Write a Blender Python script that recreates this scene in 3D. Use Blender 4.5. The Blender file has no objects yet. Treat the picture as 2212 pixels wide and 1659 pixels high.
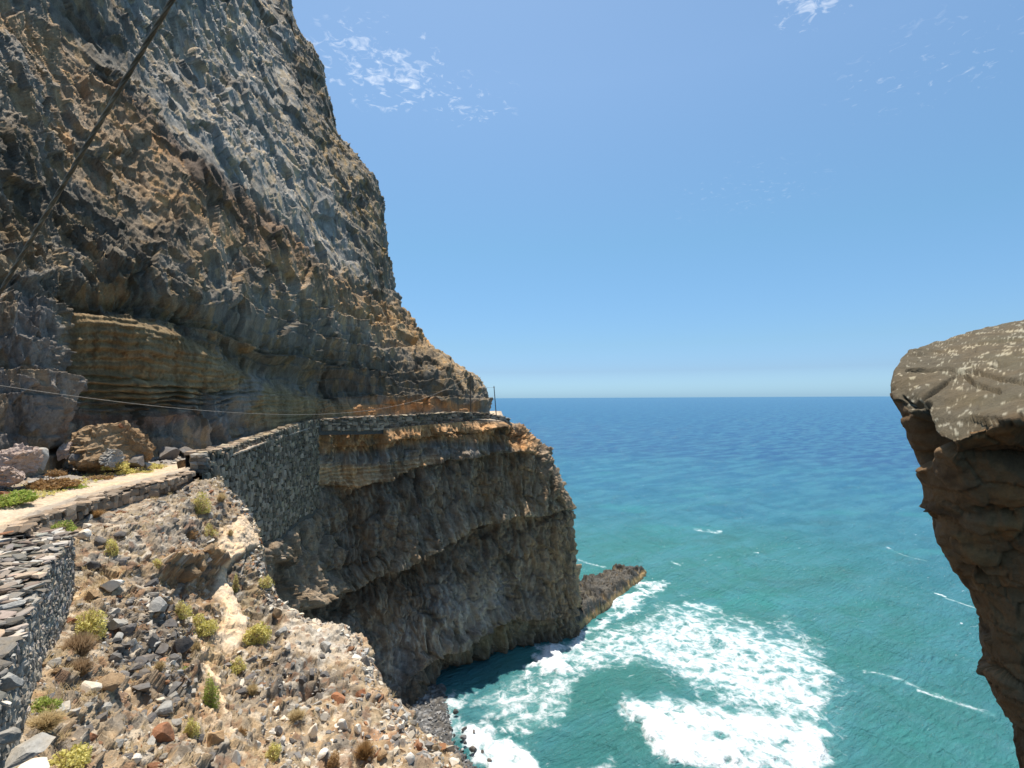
import bpy, bmesh, math, random
import numpy as np
from mathutils import Matrix, Vector

random.seed(7)
rng = np.random.default_rng(11)
sc = bpy.context.scene
C = sc.collection

# ------------------------------------------------------------------ camera
EYE = 37.0                       # camera height above the sea
F, CX, HY = 1106.0, 1106.0, 859.8
ROLL = 0.0046
cr, sr = math.cos(ROLL), math.sin(ROLL)
cam_d = bpy.data.cameras.new("camera")
cam_d.sensor_fit = 'HORIZONTAL'
cam_d.sensor_width = 36.0
cam_d.lens = 18.0
cam_d.shift_y = 0.0137
cam_d.clip_start = 0.05
cam_d.clip_end = 200000.0
cam = bpy.data.objects.new("camera", cam_d)
C.objects.link(cam)
M = Matrix(((cr, sr, 0, 0), (0, 0, -1, 0), (-sr, cr, 0, EYE), (0, 0, 0, 1)))
cam.matrix_world = M
sc.camera = cam

# ------------------------------------------------------------------ light
SUN_EL, SUN_AZ = 76.0, -16.0     # azimuth from +Y, negative = left
world = bpy.data.worlds.new("World")
sc.world = world
world.use_nodes = True
wn, wl = world.node_tree.nodes, world.node_tree.links
wn.clear()
w_out = wn.new("ShaderNodeOutputWorld")
w_bg = wn.new("ShaderNodeBackground")
w_bg.inputs["Strength"].default_value = 0.12
w_sky = wn.new("ShaderNodeTexSky")
w_sky.sky_type = 'NISHITA'
w_sky.sun_disc = False
w_sky.sun_elevation = math.radians(SUN_EL)
w_sky.sun_rotation = math.radians(SUN_AZ)
w_sky.altitude = 0
w_sky.air_density = 1.0
w_sky.dust_density = 0.9
w_sky.ozone_density = 2.0
# thin torn clouds lying on a cloud layer overhead (direction / height)
w_tc = wn.new("ShaderNodeTexCoord")
w_sep = wn.new("ShaderNodeSeparateXYZ")
wl.new(w_tc.outputs["Generated"], w_sep.inputs[0])
def wmath(op, a, b=None, clamp=False):
    n = wn.new("ShaderNodeMath"); n.operation = op; n.use_clamp = clamp
    for i, v in enumerate((a, b)):
        if v is None: continue
        if isinstance(v, (int, float)): n.inputs[i].default_value = v
        else: wl.new(v, n.inputs[i])
    return n.outputs[0]
zc = wmath('MAXIMUM', w_sep.outputs[2], 0.02)
lx, ly = wmath('DIVIDE', w_sep.outputs[0], zc), wmath('DIVIDE', w_sep.outputs[1], zc)
w_cmb = wn.new("ShaderNodeCombineXYZ"); wl.new(lx, w_cmb.inputs[0]); wl.new(ly, w_cmb.inputs[1])
def wnoise(scale, detail, rough, dist=0.0):
    n = wn.new("ShaderNodeTexNoise"); n.inputs["Scale"].default_value = scale
    n.inputs["Detail"].default_value = detail; n.inputs["Roughness"].default_value = rough
    n.inputs["Distortion"].default_value = dist
    wl.new(w_cmb.outputs[0], n.inputs["Vector"]); return n.outputs[0]
fine, broad = wnoise(24, 7, 0.58, 0.8), wnoise(5.0, 3, 0.5)
patch = None
for (px_, py_, r_, k_) in ((-0.40, 1.56, 0.26, 1.0), (-0.14, 1.72, 0.2, 0.6), (0.77, 1.30, 0.13, 1.0), (1.3, 1.55, 0.35, 0.32), (1.15, 2.5, 0.5, 0.2)):
    dx, dy = wmath('SUBTRACT', lx, px_), wmath('SUBTRACT', ly, py_)
    d2 = wmath('ADD', wmath('MULTIPLY', dx, dx), wmath('MULTIPLY', dy, dy))
    m = wmath('MULTIPLY', wmath('SUBTRACT', 1.0, wmath('DIVIDE', d2, r_ * r_), True), k_)
    patch = m if patch is None else wmath('MAXIMUM', patch, m)
dens = wmath('ADD', wmath('MULTIPLY', wmath('SUBTRACT', fine, 0.5), 4.6), wmath('MULTIPLY', wmath('SUBTRACT', broad, 0.47), 1.1))
dens = wmath('SUBTRACT', wmath('ADD', dens, wmath('MULTIPLY', patch, 0.72)), 0.60)
cl = wmath('MULTIPLY', wmath('MULTIPLY', dens, 1.0, True), wmath('MULTIPLY', patch, 2.2, True), True)
cl = wmath('MULTIPLY', cl, 0.42)
w_mix = wn.new("ShaderNodeMix"); w_mix.data_type = 'RGBA'
# clear marine air: the low sky stays pale blue all the way round
w_tint = None
stops_ = ((0.0, (0.60, 1.00, 1.58)), (0.05, (0.455, 0.65, 0.98)), (0.10, (0.48, 0.67, 0.85)), (0.28, (0.59, 0.82, 0.87)), (0.52, (0.84, 0.99, 1.00)))
for (z0_, c0_), (z1_, c1_) in zip(stops_[:-1], stops_[1:]):
    w_t = wn.new("ShaderNodeMapRange"); w_t.clamp = True
    w_t.inputs[1].default_value = z0_; w_t.inputs[2].default_value = z1_
    wl.new(w_sep.outputs[2], w_t.inputs[0])
    t_ = wn.new("ShaderNodeMix"); t_.data_type = 'RGBA'; wl.new(w_t.outputs[0], t_.inputs[0])
    if w_tint is None: t_.inputs[6].default_value = (*c0_, 1)
    else: wl.new(w_tint.outputs[2], t_.inputs[6])
    t_.inputs[7].default_value = (*c1_, 1); w_tint = t_
w_mul = wn.new("ShaderNodeMix"); w_mul.data_type = 'RGBA'; w_mul.blend_type = 'MULTIPLY'; w_mul.inputs[0].default_value = 1.0
wl.new(w_sky.outputs[0], w_mul.inputs[6]); wl.new(w_tint.outputs[2], w_mul.inputs[7])
wl.new(cl, w_mix.inputs[0]); wl.new(w_mul.outputs[2], w_mix.inputs[6])
w_mix.inputs[7].default_value = (8.2, 8.3, 8.4, 1)
wl.new(w_mix.outputs[2], w_bg.inputs["Color"])
wl.new(w_bg.outputs[0], w_out.inputs[0])

sun_d = bpy.data.lights.new("sun", 'SUN')
sun_d.energy = 5.0
sun_d.angle = math.radians(0.55)
sun_d.color = (1.0, 0.945, 0.86)
sun = bpy.data.objects.new("sun", sun_d)
C.objects.link(sun)
az, el = math.radians(SUN_AZ), math.radians(SUN_EL)
sdir = Vector((math.sin(az) * math.cos(el), math.cos(az) * math.cos(el), math.sin(el)))
sun.rotation_euler = sdir.to_track_quat('Z', 'Y').to_euler()
sun.location = (0, 0, 120)

sc.view_settings.view_transform = 'Standard'
sc.view_settings.look = 'None'
sc.view_settings.exposure = 0.48
sc.view_settings.gamma = 1.0
sc.view_settings.use_curve_mapping = False
sc.render.engine = 'CYCLES'
sc.cycles.max_bounces = 6
sc.cycles.diffuse_bounces = 4
sc.cycles.glossy_bounces = 3
sc.cycles.transmission_bounces = 2
sc.cycles.use_denoising = True

# ------------------------------------------------------------------ helpers
def P(px, py, Y):
    """World point seen at picture position (px, py) at depth Y (survey of the photograph)."""
    a, b = (px - CX) / F, -(py - HY) / F
    return np.array([(a * cr + b * sr) * Y, Y, EYE + (-a * sr + b * cr) * Y])

def proj(V):
    """Picture position of world points."""
    V = np.asarray(V); Y = np.maximum(V[..., 1], 0.05)
    x, z = V[..., 0] / Y, (V[..., 2] - EYE) / Y
    a, b = x * cr - z * sr, x * sr + z * cr
    return CX + a * F, HY - b * F

def pchip(xs, ys, xq):
    """Monotone cubic through (xs, ys[k, ...])."""
    xs = np.asarray(xs, float); ys = np.asarray(ys, float); xq = np.asarray(xq, float)
    h = np.diff(xs); hs = h.reshape((-1,) + (1,) * (ys.ndim - 1))
    d = np.diff(ys, axis=0) / hs
    m = np.zeros_like(ys); m[0], m[-1] = d[0], d[-1]
    if len(xs) > 2:
        w1, w2 = 2 * hs[1:] + hs[:-1], hs[1:] + 2 * hs[:-1]
        same = d[:-1] * d[1:] > 0
        with np.errstate(divide='ignore', invalid='ignore'):
            mm = (w1 + w2) / (w1 / d[:-1] + w2 / d[1:])
        m[1:-1] = np.where(same, mm, 0)
    i = np.clip(np.searchsorted(xs, xq) - 1, 0, len(xs) - 2)
    t = ((xq - xs[i]) / h[i]).reshape((-1,) + (1,) * (ys.ndim - 1)); hh = hs[i]
    return ys[i] * (2 * t**3 - 3 * t**2 + 1) + m[i] * hh * (t**3 - 2 * t**2 + t) + ys[i + 1] * (-2 * t**3 + 3 * t**2) + m[i + 1] * hh * (t**3 - t**2)

def lerp_rows(xs, ys, xq):
    xs = np.asarray(xs, float); ys = np.asarray(ys, float)
    return np.stack([np.interp(xq, xs, ys[:, k]) for k in range(ys.shape[1])], 1)

U32 = np.uint32
def hash3(ix, iy, iz, seed):
    h = (ix.astype(np.int64).astype(U32) * U32(374761393)) ^ (iy.astype(np.int64).astype(U32) * U32(668265263)) ^ (iz.astype(np.int64).astype(U32) * U32(2147483647)) ^ U32((seed * 974711 + 12345) & 0xffffffff)
    h = (h ^ (h >> U32(13))) * U32(1274126177)
    h = (h ^ (h >> U32(16))) * U32(2246822519)
    return h ^ (h >> U32(15))
def h01(h): return (h & U32(0xffff)).astype(np.float32) / np.float32(65535.0)
_G = rng.normal(size=(256, 3)).astype(np.float32); _G /= np.linalg.norm(_G, axis=1)[:, None]

def perlin(p, seed=0):
    p = np.asarray(p, np.float32)
    f = np.floor(p); r = p - f; i = f.astype(np.int32)
    w = r * r * r * (r * (r * 6 - 15) + 10)
    out = np.zeros(len(p), np.float32)
    for dx in (0, 1):
        wx = w[:, 0] if dx else 1 - w[:, 0]
        for dy in (0, 1):
            wy = w[:, 1] if dy else 1 - w[:, 1]
            for dz in (0, 1):
                wz = w[:, 2] if dz else 1 - w[:, 2]
                g = _G[hash3(i[:, 0] + dx, i[:, 1] + dy, i[:, 2] + dz, seed) & U32(255)]
                out += wx * wy * wz * (g[:, 0] * (r[:, 0] - dx) + g[:, 1] * (r[:, 1] - dy) + g[:, 2] * (r[:, 2] - dz))
    return out * 1.6
def fbm(p, octaves=4, gain=0.5, seed=0, ridged=False):
    p = np.asarray(p, np.float32); a, s, tot = 1.0, 0.0, np.zeros(len(p), np.float32)
    for k in range(octaves):
        n = perlin(p * (2.03 ** k) + 17.3 * k, seed + k)
        if ridged: n = 1 - 2 * np.abs(n)
        tot += a * n; s += a; a *= gain
    return tot / s
def facets(p, seed=0, tilt=1.0, edge=False):
    """Blocky fracture: each cell has its own step and its own tilted face. Returns (offset, cell random 0-1)."""
    p = np.asarray(p, np.float32) - 0.5
    f = np.floor(p); i = f.astype(np.int32); r = p - f
    best = np.full(len(p), 9e9, np.float32); second = best.copy(); off = np.zeros(len(p), np.float32); cid = np.zeros(len(p), np.float32)
    for dx in (0, 1):
        for dy in (0, 1):
            for dz in (0, 1):
                h = hash3(i[:, 0] + dx, i[:, 1] + dy, i[:, 2] + dz, seed)
                h2 = (h * U32(1664525) + U32(1013904223)); h3 = h2 * U32(1664525) + U32(1013904223)
                v = np.stack([r[:, 0] - dx - (h01(h >> U32(3)) - .5) * .75, r[:, 1] - dy - (h01(h2 >> U32(5)) - .5) * .75, r[:, 2] - dz - (h01(h3 >> U32(7)) - .5) * .75], 1)
                d = (v * v).sum(1); m = d < best
                g = _G[(h3 >> U32(9)) & U32(255)]
                o = (h01(h2 >> U32(11)) * 2 - 1) + tilt * (g * v).sum(1) * 1.6
                second = np.where(m, best, np.minimum(second, d)); best = np.where(m, d, best); off = np.where(m, o, off); cid = np.where(m, h01(h >> U32(12)), cid)
    if edge: return off, cid, np.sqrt(second) - np.sqrt(best)
    return off, cid
def smooth(a, b, x):
    t = np.clip((x - a) / (b - a), 0, 1); return t * t * (3 - 2 * t)
def polyline_dist(x, y, pts):
    best = np.full(x.shape, 1e9, np.float32)
    for (x0, y0), (x1, y1) in zip(pts[:-1], pts[1:]):
        dx, dy = x1 - x0, y1 - y0
        t = np.clip(((x - x0) * dx + (y - y0) * dy) / max(dx * dx + dy * dy, 1e-6), 0, 1)
        best = np.minimum(best, np.hypot(x - x0 - t * dx, y - y0 - t * dy))
    return best
def polygon_sd(x, y, pts):
    """Signed distance, positive inside."""
    d = polyline_dist(x, y, list(pts) + [pts[0]])
    ins = np.zeros(x.shape, bool); n = len(pts)
    for k in range(n):
        x0, y0 = pts[k]; x1, y1 = pts[(k + 1) % n]
        c = ((y0 > y) != (y1 > y)) & (x < (x1 - x0) * (y - y0) / (y1 - y0 + 1e-9) + x0)
        ins ^= c
    return np.where(ins, d, -d)

def link(o, parent=None):
    C.objects.link(o)
    if parent is not None: o.parent = parent
    return o
def mesh_from(name, verts, faces, mat, parent=None, smooth_shade=False, attrs=None):
    """verts (n,3), faces (m,k) int array of one arity k."""
    verts = np.asarray(verts, np.float32); faces = np.asarray(faces, np.int32)
    me = bpy.data.meshes.new(name)
    k = faces.shape[1]
    me.vertices.add(len(verts)); me.vertices.foreach_set("co", verts.ravel())
    me.loops.add(faces.size); me.loops.foreach_set("vertex_index", faces.ravel())
    me.polygons.add(len(faces))
    me.polygons.foreach_set("loop_start", np.arange(0, faces.size, k, dtype=np.int32))
    me.polygons.foreach_set("use_smooth", np.full(len(faces), smooth_shade, bool))
    for an, av in (attrs or {}).items():
        av = np.asarray(av, np.float32)
        if av.ndim == 1:
            a = me.attributes.new(an, 'FLOAT', 'POINT'); a.data.foreach_set("value", av)
        else:
            a = me.attributes.new(an, 'FLOAT_COLOR', 'POINT')
            a.data.foreach_set("color", np.concatenate([av, np.ones((len(av), 1), np.float32)], 1).ravel())
    me.update(calc_edges=True)
    me.validate()
    if mat is not None: me.materials.append(mat)
    return link(bpy.data.objects.new(name, me), parent)
def grid_faces(nu, nv):
    i = np.arange(nu * nv).reshape(nu, nv)
    return np.stack([i[:-1, :-1], i[1:, :-1], i[1:, 1:], i[:-1, 1:]], -1).reshape(-1, 4)
def grid_normals(V):
    du, dv = np.gradient(V, axis=0), np.gradient(V, axis=1)
    n = np.cross(du, dv); return n / np.maximum(np.linalg.norm(n, axis=2, keepdims=True), 1e-9)
def tag(o, label=None, cat=None, group=None, kind=None):
    for k, v in (("label", label), ("category", cat), ("group", group), ("kind", kind)):
        if v: o[k] = v
    return o
def empty(name, loc=(0, 0, 0)):
    o = bpy.data.objects.new(name, None); o.empty_display_size = 0.3; o.location = loc
    return link(o)

# ------------------------------------------------------------------ materials
def new_mat(name):
    m = bpy.data.materials.new(name); m.use_nodes = True
    m.node_tree.nodes.clear(); return m, m.node_tree.nodes, m.node_tree.links
def mnode(N, L, op, a, b=None, clamp=False):
    n = N.new("ShaderNodeMath"); n.operation = op; n.use_clamp = clamp
    for i, v in enumerate((a, b)):
        if v is None: continue
        if isinstance(v, (int, float)): n.inputs[i].default_value = v
        else: L.new(v, n.inputs[i])
    return n.outputs[0]
def mixc(N, L, f, a, b, mode='MIX'):
    n = N.new("ShaderNodeMix"); n.data_type = 'RGBA'; n.blend_type = mode
    for i, v in ((0, f), (6, a), (7, b)):
        if isinstance(v, (int, float)): n.inputs[i].default_value = v
        elif isinstance(v, tuple): n.inputs[i].default_value = (*v, 1) if len(v) == 3 else v
        else: L.new(v, n.inputs[i])
    return n.outputs[2]
def noise_n(N, L, vec, scale, detail=6, rough=0.6, dist=0.0):
    n = N.new("ShaderNodeTexNoise"); n.inputs["Scale"].default_value = scale
    n.inputs["Detail"].default_value = detail; n.inputs["Roughness"].default_value = rough; n.inputs["Distortion"].default_value = dist
    if vec is not None: L.new(vec, n.inputs["Vector"])
    return n.outputs[0]
def ramp(N, L, v, a, b):
    n = N.new("ShaderNodeMapRange"); n.clamp = True; n.interpolation_type = 'SMOOTHSTEP'
    n.inputs[1].default_value = a; n.inputs[2].default_value = b
    L.new(v, n.inputs[0]); return n.outputs[0]
def scaled(N, L, vec, s):
    n = N.new("ShaderNodeMapping"); n.inputs["Scale"].default_value = s; L.new(vec, n.inputs[0]); return n.outputs[0]

def rock_material(name, color=None, attr=None, scale=1.0, bump=0.35, bump_dist=0.12, speck=0.5, tint=(1.25, 1.08, 0.86), rough=0.92, per_object=0.0, stretch=(1, 1, 1), coord='Object', world_pos=False, spread=0.55, cell=0.35):
    m, N, L = new_mat(name)
    out = N.new("ShaderNodeOutputMaterial"); b = N.new("ShaderNodeBsdfPrincipled")
    b.inputs["Roughness"].default_value = rough; b.inputs["Specular IOR Level"].default_value = 0.22
    if world_pos:
        g = N.new("ShaderNodeNewGeometry"); vec = g.outputs["Position"]
    else:
        t = N.new("ShaderNodeTexCoord"); vec = t.outputs[coord]
        if per_object:
            oi0 = N.new("ShaderNodeObjectInfo"); va = N.new("ShaderNodeVectorMath"); va.operation = 'ADD'
            vm = N.new("ShaderNodeVectorMath"); vm.operation = 'SCALE'; L.new(oi0.outputs["Location"], vm.inputs[0]); vm.inputs["Scale"].default_value = 3.7
            L.new(vec, va.inputs[0]); L.new(vm.outputs[0], va.inputs[1]); vec = va.outputs[0]
    sv = scaled(N, L, vec, stretch)
    n1 = noise_n(N, L, sv, 0.55 * scale, 5, 0.6); n2 = noise_n(N, L, sv, 3.1 * scale, 8, 0.68); n3 = noise_n(N, L, vec, 14 * scale, 5, 0.7)
    if attr:
        a = N.new("ShaderNodeAttribute"); a.attribute_name = attr; base = a.outputs["Color"]
    else:
        base = N.new("ShaderNodeRGB"); base.outputs[0].default_value = (*color, 1); base = base.outputs[0]
    if per_object:
        oi = N.new("ShaderNodeObjectInfo")
        f = mnode(N, L, 'ADD', mnode(N, L, 'MULTIPLY', oi.outputs["Random"], per_object * 1.5), 1 - per_object * 0.75)
        cc = N.new("ShaderNodeCombineColor")
        for k in range(3): L.new(f, cc.inputs[k])
        base = mixc(N, L, 1.0, base, cc.outputs[0], 'MULTIPLY')
    v = mnode(N, L, 'ADD', mnode(N, L, 'MULTIPLY', n2, 1.1 * speck * 2), mnode(N, L, 'MULTIPLY', n3, 0.9 * speck * 2))
    v = mnode(N, L, 'ADD', v, 1 - 2.0 * speck)
    cc = N.new("ShaderNodeCombineColor")
    for k in range(3): L.new(v, cc.inputs[k])
    c = mixc(N, L, 1.0, base, cc.outputs[0], 'MULTIPLY')
    c2 = mixc(N, L, 1.0, c, tint, 'MULTIPLY')
    c = mixc(N, L, mnode(N, L, 'MULTIPLY', ramp(N, L, n1, 0.42, 0.62), spread), c, c2)
    L.new(c, b.inputs["Base Color"])
    vo = N.new("ShaderNodeTexVoronoi"); vo.feature = 'F1'; vo.inputs["Scale"].default_value = 2.6 * scale; L.new(sv, vo.inputs["Vector"])
    hgt = mnode(N, L, 'ADD', mnode(N, L, 'MULTIPLY', n2, 1.0), mnode(N, L, 'ADD', mnode(N, L, 'MULTIPLY', vo.outputs["Distance"], cell), mnode(N, L, 'MULTIPLY', n3, 0.4)))
    bp = N.new("ShaderNodeBump"); bp.inputs["Strength"].default_value = bump; bp.inputs["Distance"].default_value = bump_dist
    L.new(hgt, bp.inputs["Height"]); L.new(bp.outputs[0], b.inputs["Normal"])
    L.new(b.outputs[0], out.inputs[0])
    return m

M_cliff = rock_material("cliff_rock", attr="col", scale=0.7, bump=0.75, bump_dist=0.40, speck=0.62, stretch=(1, 1, 0.36), world_pos=True, cell=0.0)
M_slope = rock_material("slope_rubble", attr="col", scale=2.2, bump=0.7, bump_dist=0.09, speck=0.6, world_pos=True)
M_path = rock_material("trodden_earth", attr="col", scale=1.3, bump=0.35, bump_dist=0.05, speck=0.3, world_pos=True)
M_wallstone = rock_material("basalt_wall_stone", color=(0.225, 0.205, 0.175), scale=3, bump=0.5, bump_dist=0.04, speck=0.45, per_object=0.75)
M_gully = rock_material("gully_wall_stone", color=(0.255, 0.196, 0.142), scale=3, bump=0.5, bump_dist=0.04, speck=0.45, per_object=0.8)
M_mortar = rock_material("wall_earth", color=(0.085, 0.078, 0.068), scale=3, bump=0.5, speck=0.5)
M_dark = rock_material("dark_basalt", color=(0.135, 0.125, 0.118), scale=2.2, bump=0.5, bump_dist=0.05, per_object=0.5)
M_grey = rock_material("grey_stone", color=(0.31, 0.295, 0.265), scale=2.2, bump=0.5, bump_dist=0.05, per_object=0.4)
M_pale = rock_material("pale_stone", color=(0.62, 0.57, 0.49), scale=2.2, bump=0.5, bump_dist=0.04, speck=0.3, per_object=0.2)
M_brown = rock_material("brown_tuff", color=(0.31, 0.21, 0.12), scale=2.2, bump=0.7, bump_dist=0.08, per_object=0.3)
M_pink = rock_material("pink_crumbling_rock", color=(0.37, 0.285, 0.235), scale=2.2, bump=0.7, bump_dist=0.08, speck=0.5, per_object=0.3)
M_red = rock_material("red_scoria", color=(0.25, 0.12, 0.065), scale=2.5, bump=0.7, bump_dist=0.06, per_object=0.3)
M_tint = rock_material("loose_stone_mix", attr="col", scale=4, bump=0.4, bump_dist=0.03, speck=0.35)
M_reef = rock_material("wet_reef_rock", attr="col", scale=0.9, bump=0.8, bump_dist=0.2, rough=0.6, world_pos=True)
M_rust = rock_material("foreground_outcrop", attr="col", scale=3.0, bump=0.6, bump_dist=0.05, speck=0.35, world_pos=True, tint=(1.15, 1.02, 0.85))

def leaf_material(name, c1, c2):
    m, N, L = new_mat(name)
    out = N.new("ShaderNodeOutputMaterial"); b = N.new("ShaderNodeBsdfPrincipled"); b.inputs["Roughness"].default_value = 0.7
    b.inputs["Specular IOR Level"].default_value = 0.25
    a = N.new("ShaderNodeAttribute"); a.attribute_name = "rnd"
    L.new(mixc(N, L, a.outputs["Fac"], c1, c2), b.inputs["Base Color"])
    tr = N.new("ShaderNodeBsdfTranslucent"); L.new(mixc(N, L, a.outputs["Fac"], c1, c2), tr.inputs["Color"])
    mx = N.new("ShaderNodeMixShader"); mx.inputs[0].default_value = 0.4
    L.new(b.outputs[0], mx.inputs[1]); L.new(tr.outputs[0], mx.inputs[2]); L.new(mx.outputs[0], out.inputs[0])
    return m
M_yel = leaf_material("yellow_green_leaf", (0.56, 0.49, 0.12), (0.80, 0.72, 0.30))
M_grn = leaf_material("green_leaf", (0.24, 0.33, 0.05), (0.50, 0.54, 0.14))
M_dry = leaf_material("dry_twig", (0.27, 0.18, 0.10), (0.46, 0.33, 0.20))
M_straw = leaf_material("straw", (0.40, 0.29, 0.14), (0.62, 0.49, 0.27))
M_rustplant = leaf_material("rusty_weed", (0.28, 0.15, 0.055), (0.44, 0.28, 0.12))
M_stem = leaf_material("woody_stem", (0.12, 0.09, 0.06), (0.16, 0.12, 0.08))

def plain(name, col, rough=0.6, metal=0.0):
    m, N, L = new_mat(name)
    out = N.new("ShaderNodeOutputMaterial"); b = N.new("ShaderNodeBsdfPrincipled")
    t = N.new("ShaderNodeTexCoord"); n = noise_n(N, L, t.outputs["Object"], 9, 6, 0.7)
    L.new(mixc(N, L, ramp(N, L, n, 0.35, 0.7), tuple(c * 0.65 for c in col), tuple(min(c * 1.3, 1) for c in col)), b.inputs["Base Color"])
    b.inputs["Roughness"].default_value = rough; b.inputs["Metallic"].default_value = metal
    L.new(b.outputs[0], out.inputs[0]); return m
M_rope = plain("weathered_cable", (0.40, 0.255, 0.145), 0.7)
M_wire = plain("dull_wire", (0.20, 0.18, 0.15), 0.6)
M_wood = plain("weathered_wood", (0.17, 0.115, 0.075), 0.85)
M_metal = plain("grey_pole_paint", (0.17, 0.17, 0.17), 0.6)
M_conc = plain("old_concrete", (0.24, 0.22, 0.19), 0.9)

# ================================================================== SEA
def build_sea():
    rows = np.concatenate([np.arange(40, 132, 0.32), 132 * (1.012 ** np.arange(0, 230)), 132 * 1.012 ** 229 * (1.22 ** np.arange(1, 29))])
    cols = np.concatenate([np.linspace(-3.0, -0.42, 24)[:-1], np.linspace(-0.42, 1.12, 520), np.linspace(1.12, 3.0, 22)[1:]])
    Y, T = np.meshgrid(rows, cols, indexing='ij'); X = Y * T
    x, y = X.ravel().astype(np.float32), Y.ravel().astype(np.float32)
    # swell running to the shore
    dirx, diry = -0.835, -0.55
    z = np.zeros(len(x), np.float32)
    p2 = np.stack([x, y, np.zeros_like(x)], 1)
    warp = fbm(p2 / 60, 3, seed=31) * 12
    s = x * dirx + y * diry + warp
    far = np.clip(1 - (y - 500) / 1500, 0, 1)
    ph = 2 * np.pi * s / 24.0
    z += 0.52 * (np.maximum(np.sin(ph), -0.4)) * far * (0.6 + 0.8 * fbm(p2 / 45, 2, seed=36))
    s2 = x * -0.95 + y * -0.3 + warp * 0.7
    z += 0.10 * np.sin(2 * np.pi * s2 / 7.3 + 4 * fbm(p2 / 16, 2, seed=33)) * np.clip(1 - (y - 200) / 500, 0, 1)
    z += 0.16 * fbm(p2 / np.array([3.2, 3.2, 1], np.float32), 3, seed=34) * np.clip(1 - (y - 120) / 250, 0, 1)
    # far rows follow the earth's curve only through distance; foam fields near the cove
    pz = np.stack([x, y, np.zeros_like(x)], 1)
    px, py = proj(pz)
    near = (y < 240)
    foam = np.zeros(len(x), np.float32)
    wob = fbm(p2 / 7, 4, seed=35)
    pxw, pyw = px + wob * 60 + 30 * fbm(p2 / 2.2, 3, seed=46), py + fbm(p2 / 7, 4, seed=45) * 34 + 14 * fbm(p2 / 2.2, 3, seed=47)
    def area(pts, val, soft):
        nonlocal foam
        d = polygon_sd(pxw[near], pyw[near], pts)
        foam[near] = np.maximum(foam[near], val * smooth(-soft, soft, d))
    def stroke(pts, w, val, soft):
        nonlocal foam
        d = polyline_dist(px[near] + wob[near] * 8, py[near] + wob[near] * 6, pts)
        foam[near] = np.maximum(foam[near], val * smooth(w + soft, w - soft, d))
    area([(1140, 1450), (1240, 1385), (1330, 1350), (1480, 1300), (1560, 1335), (1700, 1360), (1785, 1400), (1800, 1450), (1790, 1560), (1740, 1560), (1560, 1490), (1440, 1450), (1330, 1440), (1250, 1470)], 0.74, 44)
    area([(1400, 1400), (1560, 1380), (1700, 1430), (1780, 1480), (1780, 1560), (1640, 1540), (1500, 1480)], 0.82, 40)
    area([(1560, 1690), (1490, 1650), (1450, 1640), (1400, 1590), (1360, 1570), (1335, 1525), (1345, 1512), (1385, 1520), (1430, 1505), (1480, 1530), (1560, 1510), (1660, 1530), (1780, 1560), (1790, 1620), (1760, 1700)], 0.92, 34)
    area([(1350, 1520), (1400, 1540), (1480, 1560), (1560, 1620), (1600, 1680), (1500, 1660), (1440, 1638), (1395, 1590), (1352, 1555)], 1.1, 16)
    area([(1700, 1360), (1800, 1400), (1860, 1480), (1850, 1600), (1800, 1700), (1740, 1600)], 0.34, 40)
    area([(1140, 1425), (1200, 1400), (1262, 1360), (1330, 1310), (1395, 1255), (1430, 1262), (1420, 1285), (1340, 1330), (1290, 1370), (1250, 1430), (1210, 1460), (1145, 1452)], 0.88, 16)
    area([(1140, 1430), (1230, 1395), (1260, 1400), (1240, 1450), (1150, 1462)], 1.0, 14)
    area([(985, 1570), (1030, 1560), (1090, 1590), (1150, 1625), (1210, 1690), (1060, 1720), (1010, 1630)], 1.0, 18)
    area([(960, 1490), (1000, 1480), (1010, 1560), (1000, 1600), (960, 1600)], 0.7, 24)
    area([(1010, 1500), (1130, 1460), (1240, 1455), (1270, 1500), (1240, 1560), (1130, 1590), (1060, 1580)], 0.66, 30)
    area([(1060, 1560), (1150, 1560), (1200, 1640), (1150, 1640)], 0.30, 20)
    area([(1230, 1655), (1290, 1640), (1345, 1660), (1300, 1700), (1220, 1700)], 0.55, 14)
    area([(1640, 1335), (1700, 1330), (1790, 1380), (1800, 1400), (1740, 1385)], 0.42, 14)
    area([(1820, 1360), (1990, 1310), (2010, 1330), (1900, 1400)], 0.10, 14)
    stroke([(1502, 1143), (1535, 1148)], 3, 0.6, 5); stroke([(1528, 1145), (1545, 1149), (1560, 1148)], 3, 0.82, 5)
    stroke([(1630, 1198), (1640, 1199)], 1.5, 0.9, 2)
    stroke([(1865, 1446), (1925, 1458), (2000, 1490), (2070, 1515), (2150, 1545)], 4.5, 0.66, 9)
    stroke([(1905, 1452), (1960, 1468)], 2.5, 0.7, 4)
    stroke([(1985, 1492), (2060, 1514), (2080, 1520)], 3, 0.85, 6)
    stroke([(2018, 1278), (2042, 1288)], 2, 0.9, 3); stroke([(2042, 1292), (2110, 1316)], 3, 0.72, 4)
    stroke([(1915, 1180), (1950, 1200), (2000, 1212)], 2, 0.55, 4)
    stroke([(1452, 1215), (1470, 1222)], 2, 0.75, 4)
    stroke([(1250, 1210), (1275, 1219), (1310, 1225)], 2.5, 0.6, 4)
    stroke([(1370, 1330), (1430, 1300)], 4, 0.45, 8)
    stroke([(1480, 1305), (1555, 1318)], 8, 0.72, 8)
    # hole of clear water behind the wave
    d = polygon_sd(pxw, pyw, [(1260, 1480), (1330, 1455), (1430, 1470), (1440, 1500), (1400, 1500), (1345, 1508), (1330, 1560), (1240, 1600), (1200, 1560)])
    foam *= 1 - smooth(-10, 30, d) * 0.95
    foam *= near
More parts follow.
